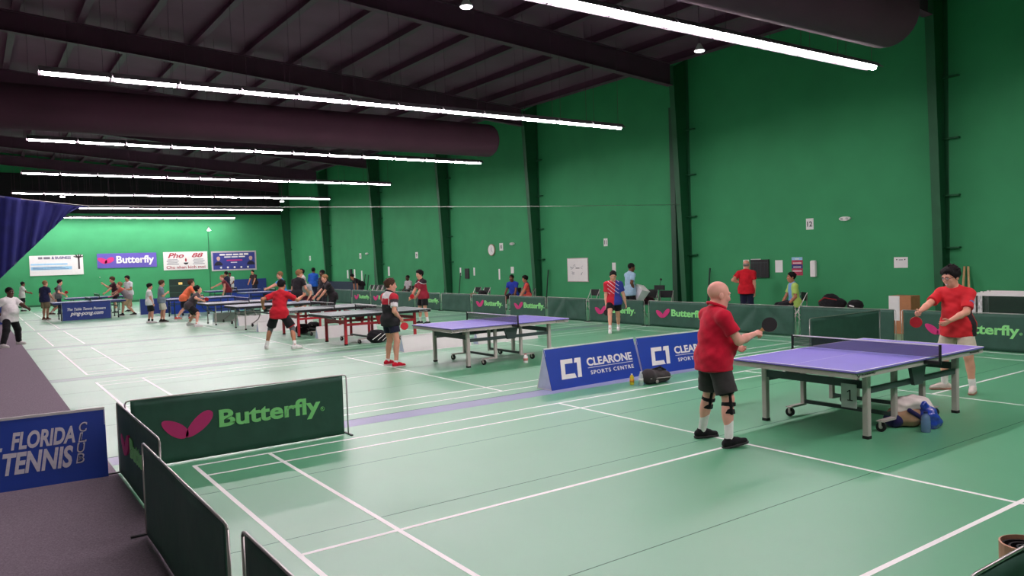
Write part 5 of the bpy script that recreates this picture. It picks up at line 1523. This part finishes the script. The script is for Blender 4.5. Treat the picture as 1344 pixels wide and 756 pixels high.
# bag and bottles by the sponsor boards
q = floor_at(863, 505)
bag((q[0] + .14, q[1] + .14, 0), math.radians(-4), [RC((-.16, 0, .11), (.16, 0, .09), .11, .085, .06, (V(0, 1, 0), 1.15), gz, .002), EL((-.19, -.01, .12), (.08, .12, .11), None, .05, gz), RC((-.08, 0, .17), (.12, .0, .15), .06, .045, .04)], BAGG, 'charcoal shoe bag lying before the blue sponsor boards',
    [('handle', [RC((-.12, -.02, .215), (.02, -.05, .245), .016, .016, .02), RC((.02, -.05, .245), (.15, -.02, .19), .016, .016, .02)], BAGB), ('zip_trim', [RC((-.24, -.125, .10), (.2, -.115, .085), .007, .007, .01)], mat('pale_zip', (150, 146, 140), .5)), ('end_cap', [EL((-.12, -.135, .045), (.03, .012, .03), None, .01)], mat('pale_zip', (150, 146, 140), .5))], .008)
def bottle(px, label, body, cap, h=.2, r_=.032, alpha=1.0, fill=None, dx=(0, 0)):
    q = floor_at(*px)
    r = empty('drink_bottle', (q[0] + dx[0], q[1] + dx[1], 0), 0, label, 'bottle', 'drink bottles')
    MB().lathe([(r_ * .9, 0), (r_, .01), (r_, h * .55), (r_ * .92, h * .6), (r_, h * .66), (r_ * .8, h * .8), (r_ * .38, h * .9), (r_ * .36, h * .93)], (0, 0, 0), 16).build('bottle_body', body, r, True)
    MB().lathe([(r_ * .45, h * .92), (r_ * .45, h)], (0, 0, 0), 12).build('cap', cap, r)
    if fill:
        MB().lathe([(r_ * 1.02, h * .25), (r_ * 1.02, h * .52)], (0, 0, 0), 16).build('bottle_wrap', fill, r, True)
    return r
CLEAR = mat('clear_bottle_plastic', (214, 222, 220), .15, alpha=.5, spec=.8)
bottle((829.5, 505), 'small yellow drink bottle with white cap before the sponsor board', mat('yellow_drink', (214, 186, 40), .3), WHITE, .17, .034, fill=mat('orange_wrap', (226, 150, 40), .5))
bottle((841.5, 506), 'clear water bottle standing beside the charcoal bag', CLEAR, WHITE, .215, .034, fill=mat('pale_wrap', (196, 200, 190), .5))
bottle((690, 476), 'white drink bottle on the floor beside the second purple table', WHITE, mat('red_cap', (180, 50, 50), .5), .17, .045, fill=mat('pink_wrap', (208, 130, 120), .5))
# heap of bag, towel and blue plastic bag under the first table
q = floor_at(1203, 562)
base = (q[0] + .12, q[1] + .10, 0)
bag(base, math.radians(-35), [EL((-.06, 0, .12), (.22, .17, .13), None, .05, gz, .003), EL((-.22, -.02, .08), (.09, .12, .09), None, .04, gz, .002)], fabric((176, 140, 110)), 'tan and navy sports bag under the table numbered 1',
    [('navy_panel', [EL((-.23, -.03, .085), (.10, .125, .095), None, .03, gz), RC((-.12, -.16, .2), (.06, -.165, .08), .025, .025, .02)], fabric((40, 36, 84)))], .009)
r = link('towel', solid('towel', [EL((-.02, -.0, .245), (.21, .15, .085), None, .04, (), .006), EL((-.16, -.05, .19), (.08, .07, .05), None, .04, (), .006), EL((.10, -.08, .19), (.09, .07, .07), None, .05, (), .006)], .008), fabric((226, 216, 208)))
r.location = base; r.rotation_euler = (0, 0, math.radians(-35))
tag(r, 'crumpled off-white towel heaped on the bag under the table', 'towel')
q2 = floor_at(1224, 565)
BLUEP = mat('blue_plastic_film', (36, 66, 170), .25, bump=.8, bscale=30, var=.25, scale=15, spec=.7)
o = link('plastic_bag', solid('plastic_bag', [EL((0, 0, .10), (.11, .10, .12), None, .04, gz, .006), EL((.07, .0, .05), (.09, .10, .06), None, .04, gz, .006), EL((-.02, .04, .2), (.05, .05, .1), None, .04, (), .006)], .008), BLUEP)
o.location = (q2[0] + .10, q2[1] + .08, 0)
tag(o, 'crumpled blue plastic bag beside the towel under the table', 'bag')
bottle((1212, 568), 'clear water jug with dark blue cap before the tan bag', mat('bluish_clear_plastic', (120, 150, 190), .15, alpha=.65, spec=.8), mat('navy_cap', (34, 44, 100), .4), .22, .048, dx=(.05, .0))
# kit bags near the red tables
q = floor_at(499, 450)
bag((q[0], q[1] + .15, 0), 0, [EL((0, 0, .15), (.27, .2, .17), None, .05, gz, .004), EL((-.1, 0, .22), (.12, .14, .1), None, .05, gz, .003)], BAGB, 'black kit bag with white stripes beside the front red-legged table',
    [('stripe', [RC((-.2, -.16, .1), (0, -.21, .24), .01, .01, .01), RC((-.08, -.2, .08), (.12, -.2, .22), .01, .01, .01), RC((.05, -.2, .06), (.2, -.16, .16), .01, .01, .01)], WHITE)], .012)
for (u, v), lab in (((399, 438), 'black rucksack slumped under the rear red table'), ((413, 435), 'black rucksack lying beside another under the rear red table')):
    q = floor_at(u, v)
    bag((q[0], q[1] + .12, 0), .3, [EL((0, 0, .13), (.22, .17, .16), None, .05, gz, .004), EL((.08, -.08, .2), (.1, .08, .07), None, .05, gz, .003)], BAGB, lab, [('strap', [RC((-.15, -.12, .2), (.1, -.17, .12), .012, .012, .01)], mat('pale_zip', (150, 146, 140), .5))], .013)
for u, X, lab in ((634, 15.3, 'black bag on the floor behind barriers left of the scoreboard'),):
    q = at_x(u, 388, X)
    o = chair(X, q[1], 180, 'black folding chair carrying a black helmet-like bag below the scoreboard')
    bag((X - .02, q[1], .45), 0, [EL((0, 0, .14), (.17, .24, .15), None, .05, gz, .003)], BAGB, 'black rounded bag on a chair below the small scoreboard', (), .014)
    q = at_x(622, 388, X)
    chair(X, q[1], 180, 'black folding chair carrying an olive bag below the scoreboard')
    bag((X - .02, q[1], .45), 0, [EL((0, 0, .08), (.16, .22, .09), None, .04, gz, .003)], fabric((120, 112, 84)), 'low olive bag on a chair below the small scoreboard', (), .014)
q = at_x(838, 392, 14.9)
chair(15.35, q[1] + .05, 190, 'black folding chair heaped with dark bags beside the man with the tub')
bag((15.33, q[1] + .05, .45), 0, [EL((0, 0, .12), (.18, .26, .14), None, .05, gz, .004)], fabric((50, 22, 30)), 'dark maroon and black bag heaped on a chair behind the lettered barrier', [('strap', [RC((-.16, -.1, .15), (-.15, .15, .2), .014, .014, .02)], fabric((150, 40, 60)))], .013)
q = at_x(537, 379, 14.6)
r = empty('side_table', (14.6, q[1], 0), 0, 'low black side table before the seated person in grey', 'table')
MB().box((-.3, -.5, .70), (.3, .5, .73)).build('table_top', BLACK, r)
for sx in (-.25, .25):
    for sy in (-.42, .42):
        MB().tube([(sx, sy, 0), (sx, sy, .70)], .014, 6).build('leg', BLACK, r)
a, b = at_x(411, 380, 16.7), at_x(476, 380, 16.7)
o = MB().box((16.62, b[1], 0), (16.78, a[1], .92)).build('wall_pad', mat('navy_wall_pad', (24, 34, 62), .6))
tag(o, 'long low navy pad against the right wall near the corner', 'pad')
# rolled mat behind the nearest barrier
q = near(1349, 713, (2.45, -6.5), 0)
MH = q[2]
r = empty('rolled_mat', (q[0], q[1], 0), 0, 'rolled black mat with tan edge standing behind the dark barrier', 'mat')
sp = MB()
pts = []
for k in range(60):
    t = k / 59
    a = t * 5 * math.pi
    rr = .03 + .085 * t
    pts.append((rr * math.cos(a), rr * math.sin(a)))
for k in range(59):
    (x0, y0), (x1, y1) = pts[k], pts[k + 1]
    n0 = unit(V(x0, y0, 0)) * .009
    n1 = unit(V(x1, y1, 0)) * .009
    sp.add([(x0, y0, 0), (x1, y1, 0), (x1 + n1[0], y1 + n1[1], 0), (x0 + n0[0], y0 + n0[1], 0), (x0, y0, MH - .02), (x1, y1, MH - .02), (x1 + n1[0], y1 + n1[1], MH - .02), (x0 + n0[0], y0 + n0[1], MH - .02)],
           [(0, 1, 2, 3), (4, 7, 6, 5), (0, 4, 5, 1), (2, 6, 7, 3), (1, 5, 6, 2), (3, 7, 4, 0)])
sp.build('mat_roll', RUBBER, r)
MB().lathe([(.124, 0), (.126, MH), (.118, MH + .002), (.117, MH - .1)], (0, 0, 0), 24).build('outer_wrap', mat('tan_mat_wrap', (186, 140, 112), .7), r)
# ball in play above the left table
q = at_y(131, 364, 30.5)
o = MB().lathe([(.001, -.02)] + [(.02 * math.cos(t), .02 * math.sin(t)) for t in np.linspace(-1.4, 1.4, 9)] + [(.001, .02)], (0, 0, 0), 12).build('table_tennis_ball', WHITE, None, True)
o.location = q
tag(o, 'white ball in flight above the left-hand tables', 'ball')
